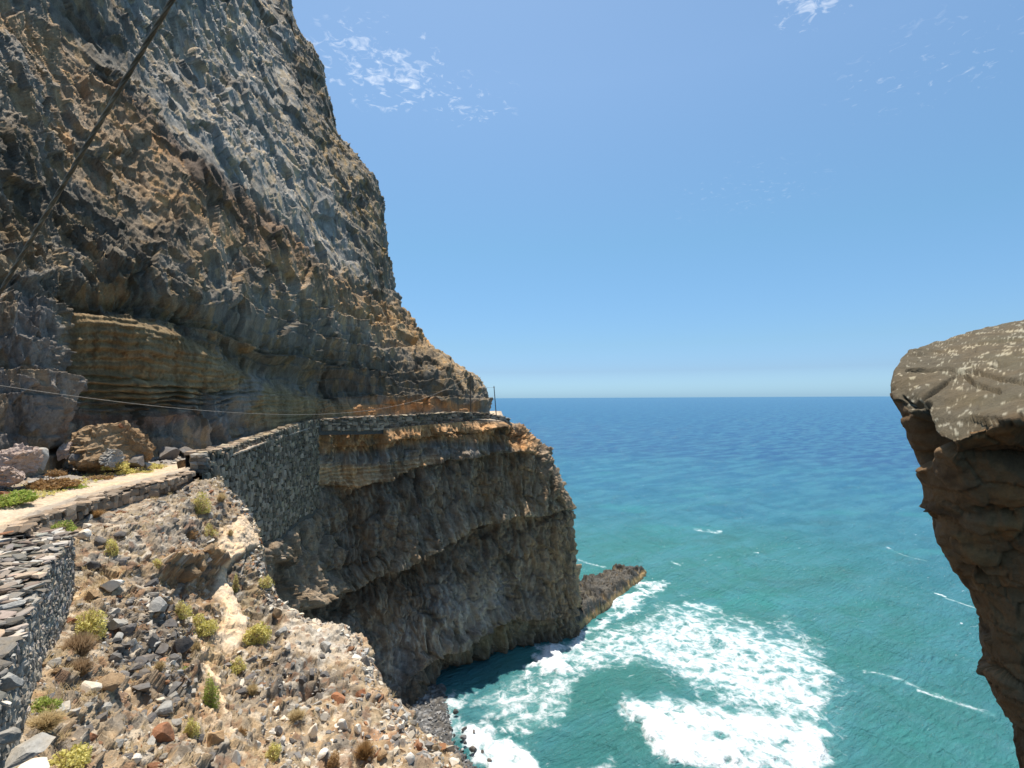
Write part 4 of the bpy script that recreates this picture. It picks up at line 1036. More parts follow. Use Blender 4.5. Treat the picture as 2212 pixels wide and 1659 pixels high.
# ================================================================== FOREGROUND OUTCROP ON THE RIGHT
def build_outcrop():
    # columns from the outline inwards: back top, far rim, lip, under lip, face ... foot
    cols = [
        (-.12, [(2030, 800, 10.2), (1985, 790, 9.6), (1965, 855, 8.9), (1990, 910, 8.9), (2040, 1060, 8.9), (2085, 1200, 8.8), (2150, 1320, 8.8), (2170, 1430, 8.6), (2225, 1580, 8.5), (2280, 1800, 8.4)]),
        (0.0, [(1990, 785, 9.6), (1946, 776, 8.4), (1924, 848, 7.6), (1950, 905, 7.6), (2000, 1060, 7.4), (2042, 1200, 7.4), (2106, 1320, 7.4), (2130, 1430, 7.2), (2182, 1580, 7.2), (2240, 1800, 7.0)]),
        (.10, [(2010, 765, 9.8), (1968, 757, 8.5), (1960, 888, 7.0), (1972, 960, 7.2), (2012, 1080, 7.1), (2055, 1210, 7.1), (2118, 1330, 7.1), (2142, 1440, 7.0), (2192, 1585, 7.0), (2250, 1800, 6.8)]),
        (.24, [(2040, 752, 9.9), (2004, 748, 8.7), (2012, 930, 6.2), (2008, 1000, 6.5), (2040, 1095, 6.7), (2080, 1220, 6.8), (2138, 1335, 6.9), (2160, 1440, 6.8), (2206, 1590, 6.8), (2265, 1800, 6.6)]),
        (.34, [(2075, 742, 10), (2042, 735, 8.9), (2055, 952, 5.8), (2058, 1010, 6.1), (2090, 1100, 6.4), (2130, 1220, 6.6), (2180, 1335, 6.7), (2200, 1440, 6.6), (2250, 1590, 6.6), (2310, 1800, 6.4)]),
        (.48, [(2140, 712, 10.2), (2108, 714, 9.1), (2118, 932, 5.6), (2122, 1000, 5.9), (2150, 1100, 6.2), (2190, 1220, 6.4), (2240, 1335, 6.5), (2265, 1440, 6.4), (2320, 1590, 6.4), (2380, 1800, 6.2)]),
        (.66, [(2230, 695, 10.4), (2205, 694, 9.4), (2215, 904, 5.3), (2225, 980, 5.6), (2260, 1100, 5.9), (2300, 1220, 6.0), (2350, 1335, 6.0), (2380, 1440, 6.0), (2440, 1590, 6.0), (2500, 1800, 5.8)]),
        (1.0, [(2560, 640, 11), (2530, 640, 10), (2540, 840, 4.9), (2560, 950, 5.2), (2600, 1100, 5.4), (2640, 1220, 5.5), (2700, 1335, 5.5), (2740, 1440, 5.5), (2800, 1590, 5.4), (2900, 1800, 5.3)]),
        (1.35, [(3560, 560, 12.4), (3520, 560, 11.4), (3600, 780, 4.7), (3620, 900, 4.9), (3660, 1080, 5.1), (3700, 1210, 5.2), (3760, 1335, 5.2), (3800, 1450, 5.2), (3860, 1600, 5.1), (3960, 1820, 5.0)]),
    ]
    vk = np.array([0, .08, .36, .42, .52, .63, .74, .82, .91, 1.0])
    vq = np.linspace(0, 1, 270); uq = np.concatenate([np.linspace(-.12, 1, 240), np.linspace(1, 1.35, 50)[1:]])
    cc = []
    for _, p in cols:
        pts = np.array([P(*q) for q in p]); cc.append(lerp_rows(vk, pts, vq) * .6 + pchip(vk, pts, vq) * .4)
    V = pchip([u for u, _ in cols], np.array(cc), uq); nu, nv = V.shape[:2]
    N = grid_normals(V)
    if N[160, 60, 2] < 0: N = -N
    v = V.reshape(-1, 3).astype(np.float32); n = N.reshape(-1, 3).astype(np.float32); vv = np.tile(vq, nu); uu = np.repeat(uq, nv)
    px, py = proj(v)
    w = np.stack([perlin(v / .6, 1), perlin(v / .6 + 9, 2), perlin(v / .6 + 19, 3)], 1)
    top = smooth(.375, .35, vv)
    f1, c1, e1 = facets((v + w * .2) / np.array([1.5, 1.5, .75], np.float32), 501, .6, True); f2, c2, e2 = facets((v + w * .1) / np.array([.50, .50, .24], np.float32), 502, .6, True)
    lipz = 1 - .8 * smooth(.1, .02, np.abs(vv - .39))
    d = .16 * fbm(v / 1.3, 4, seed=503) * (1 - .6 * top) + (.11 * f1 + .045 * f2) * (1 - .85 * top) * lipz + .06 * fbm(v / .25, 4, seed=504) * (1 - .5 * top) + .02 * f2 * top * (c2 > .5) + .05 * np.abs(fbm(v / np.array([.9, .5, .5], np.float32), 3, seed=516)) * top
    bulge = .06 * np.sin(vv * 34 + 2.5 * perlin(v / .8, 505)) * smooth(.42, .5, vv)
    d += bulge * smooth(.6, 0, uu)
    # cracks running across the sloping top
    cr1 = np.minimum(polyline_dist(px, py, [(1958, 800), (2040, 800), (2130, 815), (2212, 830)]), polyline_dist(px, py, [(1975, 878), (2030, 842), (2075, 812), (2110, 835), (2160, 850)]))
    cr1 = np.minimum(cr1, polyline_dist(px, py, [(1955, 860), (1975, 880), (2010, 872)]))
    d -= .09 * smooth(5, .5, cr1 + 3 * fbm(v / .3, 3, seed=506)) * top
    nt = smooth(-4, 8, polygon_sd(px, py, [(1972, 905), (2006, 880), (2012, 930), (2006, 985), (1998, 1010), (1985, 985)]))
    d -= (.05 * smooth(.07, 0, e1) + .025 * smooth(.10, 0, e2)) * (1 - top)
    d += .05 * f2 * smooth(.06, .0, np.abs(vv - .37))
    pit = smooth(.12, .45, fbm(v / np.array([.8, .8, .5], np.float32), 4, seed=518)) * (1 - top)
    d -= .22 * pit
    d *= (.45 + .55 * smooth(.0, .12, uu))
    d -= .95 * nt
    Vd = v + n * d[:, None]
    col = np.tile(np.array([0.165, 0.102, 0.052], np.float32), (len(v), 1)) * (.6 + .5 * c1 + .3 * c2)[:, None]
    col = paint(col, smooth(.1, .45, fbm(v / .7, 4, seed=515)) * .7, (0.26, 0.14, 0.055))
    col = paint(col, smooth(.15, .45, fbm(v / np.array([.5, .5, .25], np.float32), 4, seed=519)) * .7, (0.07, 0.045, 0.026))
    ctop = np.tile(np.array([0.098, 0.080, 0.052], np.float32), (len(v), 1))
    ctop = paint(ctop, smooth(0, .5, fbm(v / .9, 4, seed=510)) * .5, (0.105, 0.090, 0.052))
    # pale lichen in flat elongated patches
    q = v / np.array([.11, .18, .18], np.float32)
    lic = fbm(q, 4, seed=511, gain=.55) + .35 * fbm(v / 1.1, 3, seed=512)
    ctop = paint(ctop, smooth(.27, .36, lic) * .85, (0.36, 0.325, 0.235))
    lic2 = fbm(v / np.array([.05, .08, .08], np.float32), 2, seed=513)
    ctop = paint(ctop, smooth(.36, .50, lic2 + .3 * fbm(v / .8, 2, seed=514)) * .75, (0.38, 0.345, 0.26))
    col = col * (1 - top[:, None]) + ctop * top[:, None]
    o = mesh_from("rock_outcrop", Vd, grid_faces(nu, nv)[:, ::-1], M_rust, smooth_shade=True, attrs={"col": np.clip(col, .01, .8)})
    tag(o, "big overhanging brown outcrop with pale lichen spots on its sloping top", "rock")
build_outcrop()

# ================================================================== REEF
def build_reef():
    x = np.linspace(6, 32, 170); y = np.linspace(76, 116, 220)
    X, Y = np.meshgrid(x, y, indexing='ij'); v = np.stack([X.ravel(), Y.ravel(), np.zeros(X.size)], 1).astype(np.float32)
    w = 1.5 * fbm(v / 3.4, 5, seed=601, gain=.55)
    front = [(8.5, 79), (10.4, 81.4), (12.6, 84.2), (14.8, 87.4), (18.8, 93.2), (22.5, 98.6), (26.2, 104), (28.2, 107.5), (27.4, 110), (23, 109.5), (18, 105), (13, 100), (8, 98), (6.5, 90)]
    sd = polygon_sd(v[:, 0] + w, v[:, 1] + w, front)
    f1, c1, e1 = facets(v / np.array([2.6, 1.7, 1], np.float32) + .3 * w[:, None], 602, .8, True); f2, c2 = facets(v / .7, 603)
    topz = np.interp(v[:, 1], [80, 86, 92, 100, 106, 110], [2.9, 2.5, 2.0, 1.6, 1.2, .5])
    z = topz * smooth(-.5, 1.1, sd) + smooth(-.6, .3, sd) * (.55 * f1 + .26 * f2 + .7 * fbm(v / 3, 4, seed=604) - .5 * smooth(.15, 0, e1)) + .5 * np.clip(sd / 5, 0, 1) - .9 * smooth(.6, -1.0, sd)
    v[:, 2] = z
    col = np.tile(np.array([0.070, 0.064, 0.054], np.float32), (len(v), 1)) * (.5 + .6 * c1 + .4 * c2)[:, None]
    col = paint(col, smooth(.1, .5, fbm(v / 2.5, 4, seed=605)) * smooth(1.5, 3.5, v[:, 2]) * .7, (0.17, 0.15, 0.10))
    col = paint(col, smooth(.55, .35, np.abs(v[:, 2] - .55)) * smooth(-1.5, -.2, sd) * .75, (0.36, 0.25, 0.11))
    o = mesh_from("reef_rock", v, grid_faces(len(x), len(y)), M_reef, smooth_shade=True, attrs={"col": np.clip(col, .02, .8)})
    tag(o, "flat dark rock shelf jutting into the sea from the foot of the headland", "rock")
build_reef()

# ================================================================== BOULDERS
def boulder_mesh(name, dims, seed, mat, cuts=9, sub=3, rough=.035, crumbly=False):
    r = np.random.default_rng(seed); bm = bmesh.new()
    bmesh.ops.create_icosphere(bm, subdivisions=sub, radius=1.0)
    V = np.array([v.co[:] for v in bm.verts], np.float32); Fc = np.array([[v.index for v in f.verts] for f in bm.faces], np.int32); bm.free()
    for _ in range(cuts):                                    # broken faces
        nrm = r.normal(size=3); nrm /= np.linalg.norm(nrm); dd = r.uniform(.42, .78)
        ex = np.maximum(V @ nrm - dd, 0); V -= ex[:, None] * nrm[None]
    V += (rough * fbm(V * 2.4 + seed, 3, seed=seed % 97))[:, None] * V
    f, _ = facets(V * 2.6 + seed, seed % 89); V += (rough * .5 * f)[:, None] * V
    if crumbly:
        V += (.20 * fbm(V * 1.6 + seed * .3, 4, seed=seed % 83))[:, None] * V
        f, _ = facets(V * np.array([3.2, 3.2, 4.2], np.float32) + seed, seed % 71, .7); V += (.10 * f)[:, None] * V
        f, _ = facets(V * 7 + seed, seed % 61, .7); V += (.045 * f)[:, None] * V
    V *= np.array(dims, np.float32) / 2
    me = bpy.data.meshes.new(name); me.from_pydata(V.tolist(), [], Fc.tolist()); me.materials.append(mat)
    return me
MATS = {"dark": M_dark, "grey": M_grey, "pale": M_pale, "brown": M_brown, "red": M_red, "pink": M_pink}
def boulder(px, py, wpx, hpx, tone, label, name="boulder", flat=None, where=None, sink=.36, rot=None, cuts=13, sub=3, category="boulder"):
    if where is None: p, nrm = on_slope(px, py + hpx * .25)
    else: p, nrm = np.array(where, float), np.array([0, 0, 1.])
    Yd = p[1]; w = wpx / F * Yd; h = hpx / F * Yd * (flat or 1.05)
    seed = int(px * 7 + py * 3) % 9973
    o = bpy.data.objects.new(name, boulder_mesh(name, (w, w * random.uniform(.75, 1.0), h), seed, MATS[tone], cuts, 5 if sub == 4 else sub, crumbly=sub == 4))
    o.location = Vector(p) + Vector((0, 0, h * (.5 - sink)))
    o.rotation_euler = rot or (random.uniform(-.25, .25), random.uniform(-.25, .25), random.uniform(-.4, .4))
    link(o); tag(o, label, category); return o

B = [
    (178, 1152, 36, 34, "pale", "white angular rock beside the end of the rubble wall"),
    (186, 1136, 26, 14, "pale", "small white flat stone just above the white angular rock"),
    (240, 1262, 62, 36, "pale", "big white layered slab lying on the slope near the wall foot"),
    (196, 1283, 36, 26, "brown", "dusky mauve-brown stone between the white slab and the yellow bush"),
    (213, 1166, 34, 22, "dark", "dark rock right of the white angular rock"),
    (263, 1155, 34, 20, "dark", "dark flat rock above the yellow-green tuft on the upper scree"),
    (197, 1218, 40, 24, "dark", "black rounded rock left above the white layered slab"),
    (270, 1212, 24, 22, "dark", "dark knobbly stone in dry grass above the white layered slab"),
    (249, 1341, 56, 34, "grey", "smooth grey boulder right of the large yellow bush"),
    (277, 1356, 36, 34, "dark", "dark angular boulder leaning on the smooth grey boulder"),
    (256, 1372, 34, 20, "grey", "pale grey flat stone under the smooth grey boulder"),
    (281, 1390, 46, 30, "grey", "tilted grey slab below the smooth grey boulder"),
    (345, 1306, 46, 42, "grey", "grey cracked block at the top of the dark boulder pile"),
    (364, 1345, 50, 30, "dark", "dark slab in the middle of the boulder pile"),
    (333, 1380, 30, 34, "dark", "upright dark pointed stone in the boulder pile"),
    (388, 1390, 52, 58, "dark", "large black boulder at the right end of the boulder pile"),
    (348, 1402, 34, 26, "dark", "small dark stone at the foot of the black boulder"),
    (319, 1422, 44, 20, "dark", "flat dark slab below the boulder pile"),
    (371, 1432, 22, 18, "pale", "pale pebble-sized block right of the straw tuft below the boulder pile"),
    (399, 1229, 92, 48, "brown", "broad brown tuff lump overhanging a hollow in the mid slope"),
    (434, 1214, 34, 34, "brown", "rounded brown tuff knob next to the cream rock vein"),
    (452, 1185, 34, 30, "brown", "brown tuff flake at the upper edge of the cream rock vein"),
    (238, 1475, 66, 40, "brown", "brown outcrop above a dark hollow in the lower slope"),
    (267, 1506, 34, 34, "brown", "brown block right below the hollow of the lower outcrop"),
    (196, 1480, 46, 34, "pale", "pale broken ledge left of the lower brown outcrop"),
    (356, 1527, 54, 40, "grey", "grey flat-faced rock sunk in the lower slope"),
    (352, 1586, 56, 52, "red", "red-brown cindery rock above the bottom edge"),
    (385, 1558, 30, 22, "grey", "small grey slab above the red-brown cindery rock"),
    (470, 1592, 52, 46, "brown", "tan block at the lower end of the cream rock vein"),
    (510, 1640, 24, 50, "pale", "narrow white stone standing at the bottom edge below the tan block"),
    (676, 1578, 31, 54, "pale", "tall white faceted block on the lower right slope"),
    (556, 1606, 22, 34, "pale", "slim white stone left of the tall faceted block"),
    (611, 1600, 16, 28, "pale", "small white wedge between the slim stone and the tall faceted block"),
    (600, 1578, 24, 20, "dark", "dark stone above the small white wedge"),
    (694, 1627, 32, 24, "pale", "low white block below the tall faceted block"),
    (696, 1548, 30, 22, "pale", "pale knob just above the tall faceted block"),
    (738, 1566, 38, 30, "pale", "pale cracked block right of the tall faceted block"),
    (773, 1572, 20, 20, "pale", "small pale cube right of the cracked block"),
    (783, 1498, 30, 28, "red", "rust red boulder near the right rim of the slope"),
    (733, 1506, 38, 30, "red", "rusty brown boulder left of the rust red boulder"),
    (653, 1470, 28, 22, "dark", "black boulder on the dark rubble band below the gravel shelf"),
    (774, 1468, 15, 28, "grey", "slim grey stone standing above the rust red boulder"),
    (705, 1457, 22, 16, "dark", "dark slanting stone right of the black boulder on the rubble band"),
    (676, 1462, 12, 16, "grey", "small grey upright stone between the two dark stones of the rubble band"),
    (545, 1466, 34, 30, "dark", "dark boulder at the left end of the rubble band"),
    (528, 1492, 30, 22, "dark", "dark lump below the left end of the rubble band"),
    (607, 1364, 36, 26, "grey", "grey slab at the left edge of the gravel shelf"),
    (622, 1396, 26, 24, "pale", "pale rock between the gravel shelf and the dark cut"),
    (600, 1402, 26, 26, "dark", "dark rock left of the pale rock at the gravel shelf"),
    (703, 1394, 38, 26, "grey", "flat-topped grey boulder in the middle of the gravel shelf"),
    (689, 1361, 16, 9, "pale", "small pale stone higher up on the gravel shelf"),
    (751, 1372, 17, 14, "pale", "pale stone on the far rim of the gravel shelf"),
    (757, 1408, 24, 16, "pale", "pale slab near the outer rim of the gravel shelf"),
    (872, 1548, 24, 24, "pale", "pale rock on the skyline rim above the beach"),
    (868, 1600, 28, 28, "pale", "pale block below the skyline rim above the beach"),
    (845, 1570, 22, 20, "pale", "pale stone left of the rim rock above the beach"),
    (888, 1635, 28, 30, "pale", "pale lump at the bottom edge right of the slope"),
    (908, 1608, 22, 28, "red", "rusty stone on the rim just above the beach"),
    (826, 1628, 30, 24, "brown", "tan stone at the bottom edge of the rim"),
    (455, 1113, 22, 16, "grey", "grey tilted slab right of the upper yellow tuft"),
    (489, 1262, 24, 14, "grey", "grey rock on the dark cut right of the cream vein"),
    (560, 1236, 12, 10, "pale", "small pale stone on the rim of the dark cut"),
    (585, 1312, 14, 9, "pale", "white stone at the rim where the dark cut meets the gravel shelf"),
    (597, 1322, 24, 26, "brown", "brown pointed knob above the grey slab of the gravel shelf"),
]
for b in B: boulder(*b)
def at_depth(px, py, Y): return P(px, py, Y)
# on the near rubble wall
boulder(14, 1462, 70, 62, "grey", "large rounded grey boulder sitting on the rubble wall at the left edge", where=at_depth(14, 1480, 6.9), sink=.3, flat=.8)
boulder(14, 1514, 30, 20, "pale", "white block under the rounded grey boulder on the rubble wall", where=at_depth(14, 1522, 6.4), flat=.7)
boulder(20, 1302, 58, 26, "grey", "pale grey cap slab on the rubble wall at the left edge", where=at_depth(20, 1312, 8.9), flat=.7)
boulder(60, 1640, 100, 46, "pale", "bright white slab in the lower left corner", where=at_depth(62, 1668, 6.0), flat=.5, sink=.4, rot=(.12, -.1, .3))
boulder(55, 1612, 120, 42, "grey", "long grey slab behind the bright white slab", where=at_depth(55, 1625, 6.5), flat=.5, sink=.4, rot=(.1, -.22, .5))
boulder(8, 1590, 60, 60, "grey", "grey rough block on the wall above the long grey slab", where=at_depth(6, 1600, 5.8), flat=.6, sink=.3)
# cliff foot
boulder(40, 985, 96, 66, "pink", "pale pinkish rubble mass at the cliff foot on the left", where=at_depth(40, 1010, 20.5), sink=.35, cuts=5, sub=4)
boulder(22, 1018, 70, 46, "pink", "pale rough rock in front of the pinkish rubble mass", where=at_depth(24, 1036, 19.6), sink=.35, cuts=6, sub=4)
boulder(88, 985, 40, 50, "grey", "smooth grey block leaning in the pale rubble at the cliff foot", where=at_depth(90, 1002, 21.4), sink=.3)
boulder(140, 968, 44, 50, "pink", "pale pink crumbly rock left of the brown mound", where=at_depth(138, 985, 24.0), sink=.35, sub=4)
boulder(165, 984, 34, 34, "dark", "dark grey rounded rock at the left foot of the brown mound", where=at_depth(165, 995, 24.2), sink=.3)
boulder(225, 958, 150, 92, "brown", "big brown earth mound against the cliff foot", name="mound", where=at_depth(222, 985, 25.6), sink=.32, cuts=4, sub=4)
boulder(278, 955, 84, 80, "brown", "ochre right shoulder of the brown mound at the cliff foot", name="mound", where=at_depth(282, 985, 26.4), sink=.32, cuts=4, sub=4)
boulder(258, 915, 24, 24, "red", "rusty knob on the crest of the brown mound", where=at_depth(258, 925, 26.0), sink=.3)
boulder(242, 986, 62, 46, "grey", "layered grey boulder with dark underside in front of the brown mound", where=at_depth(242, 1000, 24.6), sink=.25, sub=4)
boulder(296, 990, 44, 36, "dark", "dark boulder right of the layered grey boulder", where=at_depth(296, 1002, 26.0), sink=.3)
boulder(316, 1000, 24, 18, "grey", "small grey rock at the right foot of the brown mound", where=at_depth(318, 1008, 26.4), sink=.3)
boulder(16, 1064, 66, 22, "red", "pinkish broken rock lying above the grass at the left edge", where=at_depth(10, 1070, 18.6), sink=.35, flat=.8)
boulder(14, 1150, 36, 8, "red", "flat rusty stone lying on the path edge at the left", where=at_depth(14, 1152, 13.6), sink=.35, flat=.8)
boulder(408, 985, 52, 34, "dark", "grey-blue rock in the shade where the path enters the bend", where=at_depth(408, 985, 33.5), sink=.35)
boulder(360, 975, 60, 34, "dark", "dark low rock in shade at the cliff foot left of the bend", where=at_depth(358, 985, 31.0), sink=.35)
boulder(570, 1160, 28, 34, "grey", "dark knobbly rock below the retaining wall behind the cream vein", where=at_depth(572, 1170, 42.6), sink=.3)
# beach and surf
boulder(991, 1642, 34, 36, "brown", "tan rock lump at the bottom edge in front of the beach", where=at_depth(988, 1662, 15.4), sink=.2)
for (bx, by, s, lab) in ((1003, 1581, 14, "small dark rock in white surf nearest the headland"), (1000, 1600, 18, "dark wet rock in surf below the nearest one"), (1024, 1587, 10, "tiny dark rock out in the white surf"),
                    (1022, 1629, 22, "largest dark rock in the beach surf"), (1042, 1632, 12, "dark rock just right of the largest surf rock"), (1057, 1650, 14, "dark rock at the bottom edge of the surf"),
                    (1005, 1612, 12, "dark rock between the middle and largest surf rocks"), (985, 1545, 16, "dark rock in shaded wash at the headland foot")):
    Yb = EYE * F / (by - HY)
    boulder(bx, by, s, s * .8, "dark", lab, name="surf_rock", where=(*P(bx, by, Yb)[:2], .25), sink=.25, sub=2)
# reef top
boulder(1292, 1310, 18, 16, "dark", "black knob of rock on the near end of the reef", where=(*P(1290, 1312, 86.2)[:2], 3.7), sink=.3, name="surf_rock")

# loose stones that can be told apart as stones but not from each other
def scatter(count, cond, smin, smax, tones, seed):
    r = np.random.default_rng(seed)
    idx = np.where(cond)[0]
    # even over the picture: weight by picture area of the mesh cell
    w = 1.0 / np.maximum(1e-3, (SV[idx, 1] / 12.0)) ** .6
    ch = r.choice(idx, count, p=w / w.sum()); out = []
    for k in ch:
        s = smin * (smax / smin) ** (r.random() ** 2.2)
        t = r.choice(list(tones), p=list(tones.values()))
        out.append((k, s, t))
    return out
inframe = _vis & (Spx > -40) & (Spx < 1100) & (Spy < 1700)
dykemask = np.minimum(-polygon_sd(Spx, Spy, [(465, 1190), (486, 1150), (522, 1118), (556, 1152), (557, 1180), (520, 1190), (498, 1215), (515, 1300), (535, 1385), (500, 1405), (462, 1395), (490, 1330), (478, 1270)]), polyline_dist(Spx, Spy, [(415, 1385), (438, 1440), (466, 1492), (482, 1545), (500, 1590)]) - 9)
free = inframe & (dykemask > 2)
loose = scatter(250, free, .16, .42, {"dark": .36, "grey": .26, "pale": .10, "brown": .22, "red": .06}, 5)
LL = {"dark": "loose dark stone lying among the scree", "grey": "loose grey stone lying among the scree", "pale": "loose pale stone lying among the scree", "brown": "loose brown stone lying among the scree", "red": "loose rusty stone lying among the scree"}
for k, s, t in loose:
    o = bpy.data.objects.new("loose_stone", CHIP_ME[t][int(rng.integers(10))])
    o.location = Vector(SV[k]) + Vector((0, 0, s * .02)); o.scale = (s * 1.25, s, s * random.uniform(.5, .85)); o.rotation_euler = [random.uniform(-.5, .5), random.uniform(-.5, .5), random.uniform(0, 6.28)]
    link(o); tag(o, LL[t], "stone", {"dark": "dark loose stones on the slope", "grey": "grey loose stones on the slope", "pale": "pale loose stones on the slope", "brown": "brown loose stones on the slope", "red": "rusty loose stones on the slope"}[t])
def scree(name, count, cond, smin, smax, tones, seed):
    items = []
    for k, s, t in scatter(count, cond, smin, smax, tones, seed):
        m3 = rand_rot() @ np.diag([s * 1.3, s, s * .6]); c = np.array(TONES[t]) * rng.uniform(.7, 1.35)
        items.append((CHIPS, int(rng.integers(10)), m3, SV[k] + SN[k] * s * rng.uniform(-.28, .06), c))
    return tag(joined(name, items, M_tint))
o = scree("scree", 3600, free, .03, .13, {"dark": .26, "grey": .24, "pale": .10, "brown": .34, "red": .06}, 6)
rim = free & (SU > .93)
o2 = scree("rim_rubble", 1500, rim, .07, .38, {"dark": .16, "grey": .3, "pale": .38, "brown": .1, "red": .06}, 7)
dk = free & (np.maximum(polygon_sd(Spx, Spy, [(500, 1420), (640, 1430), (770, 1450), (790, 1510), (640, 1530), (540, 1520)]), polygon_sd(Spx, Spy, [(210, 1310), (300, 1290), (400, 1290), (410, 1400), (420, 1480), (360, 1560), (260, 1440), (215, 1390)])) > -6)
scree("dark_rubble", 800, dk, .09, .42, {"dark": .68, "grey": .2, "pale": .03, "brown": .06, "red": .03}, 8)
lowr = free & (polygon_sd(Spx, Spy, [(560, 1540), (760, 1510), (860, 1545), (980, 1670), (560, 1670)]) > 0)
scree("pale_rubble", 420, lowr, .07, .34, {"dark": .16, "grey": .3, "pale": .38, "brown": .1, "red": .06}, 9)
# small stones on the verge at the cliff foot
items = []
for _ in range(1100):
    i = int(rng.uniform(90, 320)); j = int(rng.beta(1.6, 1.4) * 43); s = rng.uniform(.03, .16) * (1 + 1.4 * (rng.random() > .93))
    t = rng.choice(["dark", "grey", "pale", "brown"], p=[.3, .4, .1, .2]); c = np.array(TONES[t]) * rng.uniform(.7, 1.3)
    items.append((CHIPS, int(rng.integers(10)), rand_rot() @ np.diag([s * 1.3, s, s * .7]), VERGE[i, j] + np.array([rng.uniform(-.15, .15), rng.uniform(-.15, .15), .5 * (j / 43) ** 2 + s * .1]), c))
joined("verge_rubble", items, M_tint)
# cobbles on the beach
items = []
for _ in range(1300):
    yb = rng.uniform(44, 62); xb = np.interp(yb, [42, 47, 50, 55, 60, 66], [2, -1.2, -3.2, -6.8, -8.2, -9]) - rng.uniform(-.6, 7)
    s = rng.uniform(.12, .4); g = rng.choice([.07, .12, .3]) * rng.uniform(.8, 1.2)
    zz = .12 + .16 * max(0, (np.interp(yb, [42, 47, 50, 55, 60, 66], [2, -1.2, -3.2, -6.8, -8.2, -9]) - xb) * .8)
    items.append((CHIPS, int(rng.integers(10)), rand_rot() @ np.diag([s * 1.2, s, s * .7]), np.array([xb, yb, zz]), (g, g, g)))
joined("pebbles", items, M_tint)

# ================================================================== PLANTS
def leaves(n, r, h, leaf, fill=.55, droop=0.0, seed=0):
    """Small leaf faces spread through a lumpy dome."""
    q = np.random.default_rng(seed)
    lumps = q.normal(size=(7, 3)); lumps /= np.linalg.norm(lumps, axis=1)[:, None]; lumps[:, 2] = np.abs(lumps[:, 2])
    d = q.normal(size=(n, 3)); d /= np.linalg.norm(d, axis=1)[:, None]; d[:, 2] = np.abs(d[:, 2]) * q.choice([1, -.15], n, p=[.9, .1])
    rad = (fill + (1 - fill) * q.random(n) ** .5) * (.30 + .75 * np.clip((d @ lumps.T).max(1), 0, 1) ** 3 * q.choice(np.array([1, 1, .8]), n))
    c = d * rad[:, None] * np.array([r, r, h])
    a = q.normal(size=(n, 3)) + d * .8; a /= np.linalg.norm(a, axis=1)[:, None]
    b = np.cross(a, q.normal(size=(n, 3))); b /= np.linalg.norm(b, axis=1)[:, None]
    L_ = leaf * q.uniform(.6, 1.5, n)[:, None]; W_ = L_ * .42
    V = np.stack([c - a * L_ * .5, c + b * W_ * .5, c + a * L_ * .5, c - b * W_ * .5], 1).reshape(-1, 3)
    return V, np.arange(n * 4).reshape(-1, 4), np.repeat(q.random(n), 4)
def twigs(n, r, h, wdt, seed=0, spread=1.0):
    q = np.random.default_rng(seed); V, Fc, R_ = [], [], []
    base = q.uniform(-.25, .25, (n, 2)) * r
    ang = q.uniform(0, 6.283, n); out = q.uniform(.2, 1, n) * r * spread; up = h * q.uniform(.55, 1.05, n) * np.sqrt(np.maximum(0.08, 1 - (out / (r * spread + 1e-6)) ** 2 * .75))
    tip = np.stack([base[:, 0] + np.cos(ang) * out, base[:, 1] + np.sin(ang) * out, up], 1)
    b0 = np.stack([base[:, 0], base[:, 1], np.zeros(n)], 1); mid = (b0 + tip) * .5 + np.stack([np.zeros(n), np.zeros(n), up * .18], 1)
    sd = np.stack([-np.sin(ang), np.cos(ang), q.uniform(-.5, .5, n)], 1) * wdt
    V = np.stack([b0 - sd, b0 + sd, mid + sd * .8, mid - sd * .8, tip + sd * .25, tip - sd * .25], 1).reshape(-1, 3)
    k = np.arange(n)[:, None] * 6
    Fc = np.concatenate([k + np.array([[0, 1, 2, 3]]), k + np.array([[3, 2, 4, 5]])])
    return V, Fc, np.repeat(q.random(n), 6)
LEAFM = {"yellow": M_yel, "green": M_grn, "dry": M_dry, "straw": M_straw, "rust": M_rustplant}
def plant(px, py, wpx, hpx, tone, label, name="shrub", style="leaf", where=None, category="shrub"):
    p = on_slope(px, py + hpx * .4)[0] if where is None else np.array(where, float)
    r = wpx / F * p[1] / 2 * (1.12 if style == 'leaf' else 1); h = hpx / F * p[1] * (.9 if style == 'leaf' else .85); seed = int(px * 3 + py * 11)
    root = empty(name, tuple(p - np.array([0, 0, .05 * h]))); tag(root, label, category)
    area_ = max(wpx * hpx, 200)
    if style == "leaf":
        V, Fc, R_ = leaves(int(min(2200, 260 + area_ * .55)), r, h, max(.045, r * .17), seed=seed)
        mesh_from("foliage", V, Fc, LEAFM[tone], root, attrs={"rnd": R_})
    else:
        V, Fc, R_ = twigs(int(min(1500, 200 + area_ * .35)), r, h, max(.006, r * .014), seed=seed)
        mesh_from("foliage", V, Fc, LEAFM[tone], root, attrs={"rnd": R_})
    V, Fc, R_ = twigs(70 if style == 'leaf' else 16, r * (1.15 if style == 'leaf' else .8), h * (1.0 if style == 'leaf' else .8), max(.005, r * .016), seed=seed + 1)
    mesh_from("stem", V, Fc, M_dry if style == 'leaf' else M_stem, root, attrs={"rnd": R_})
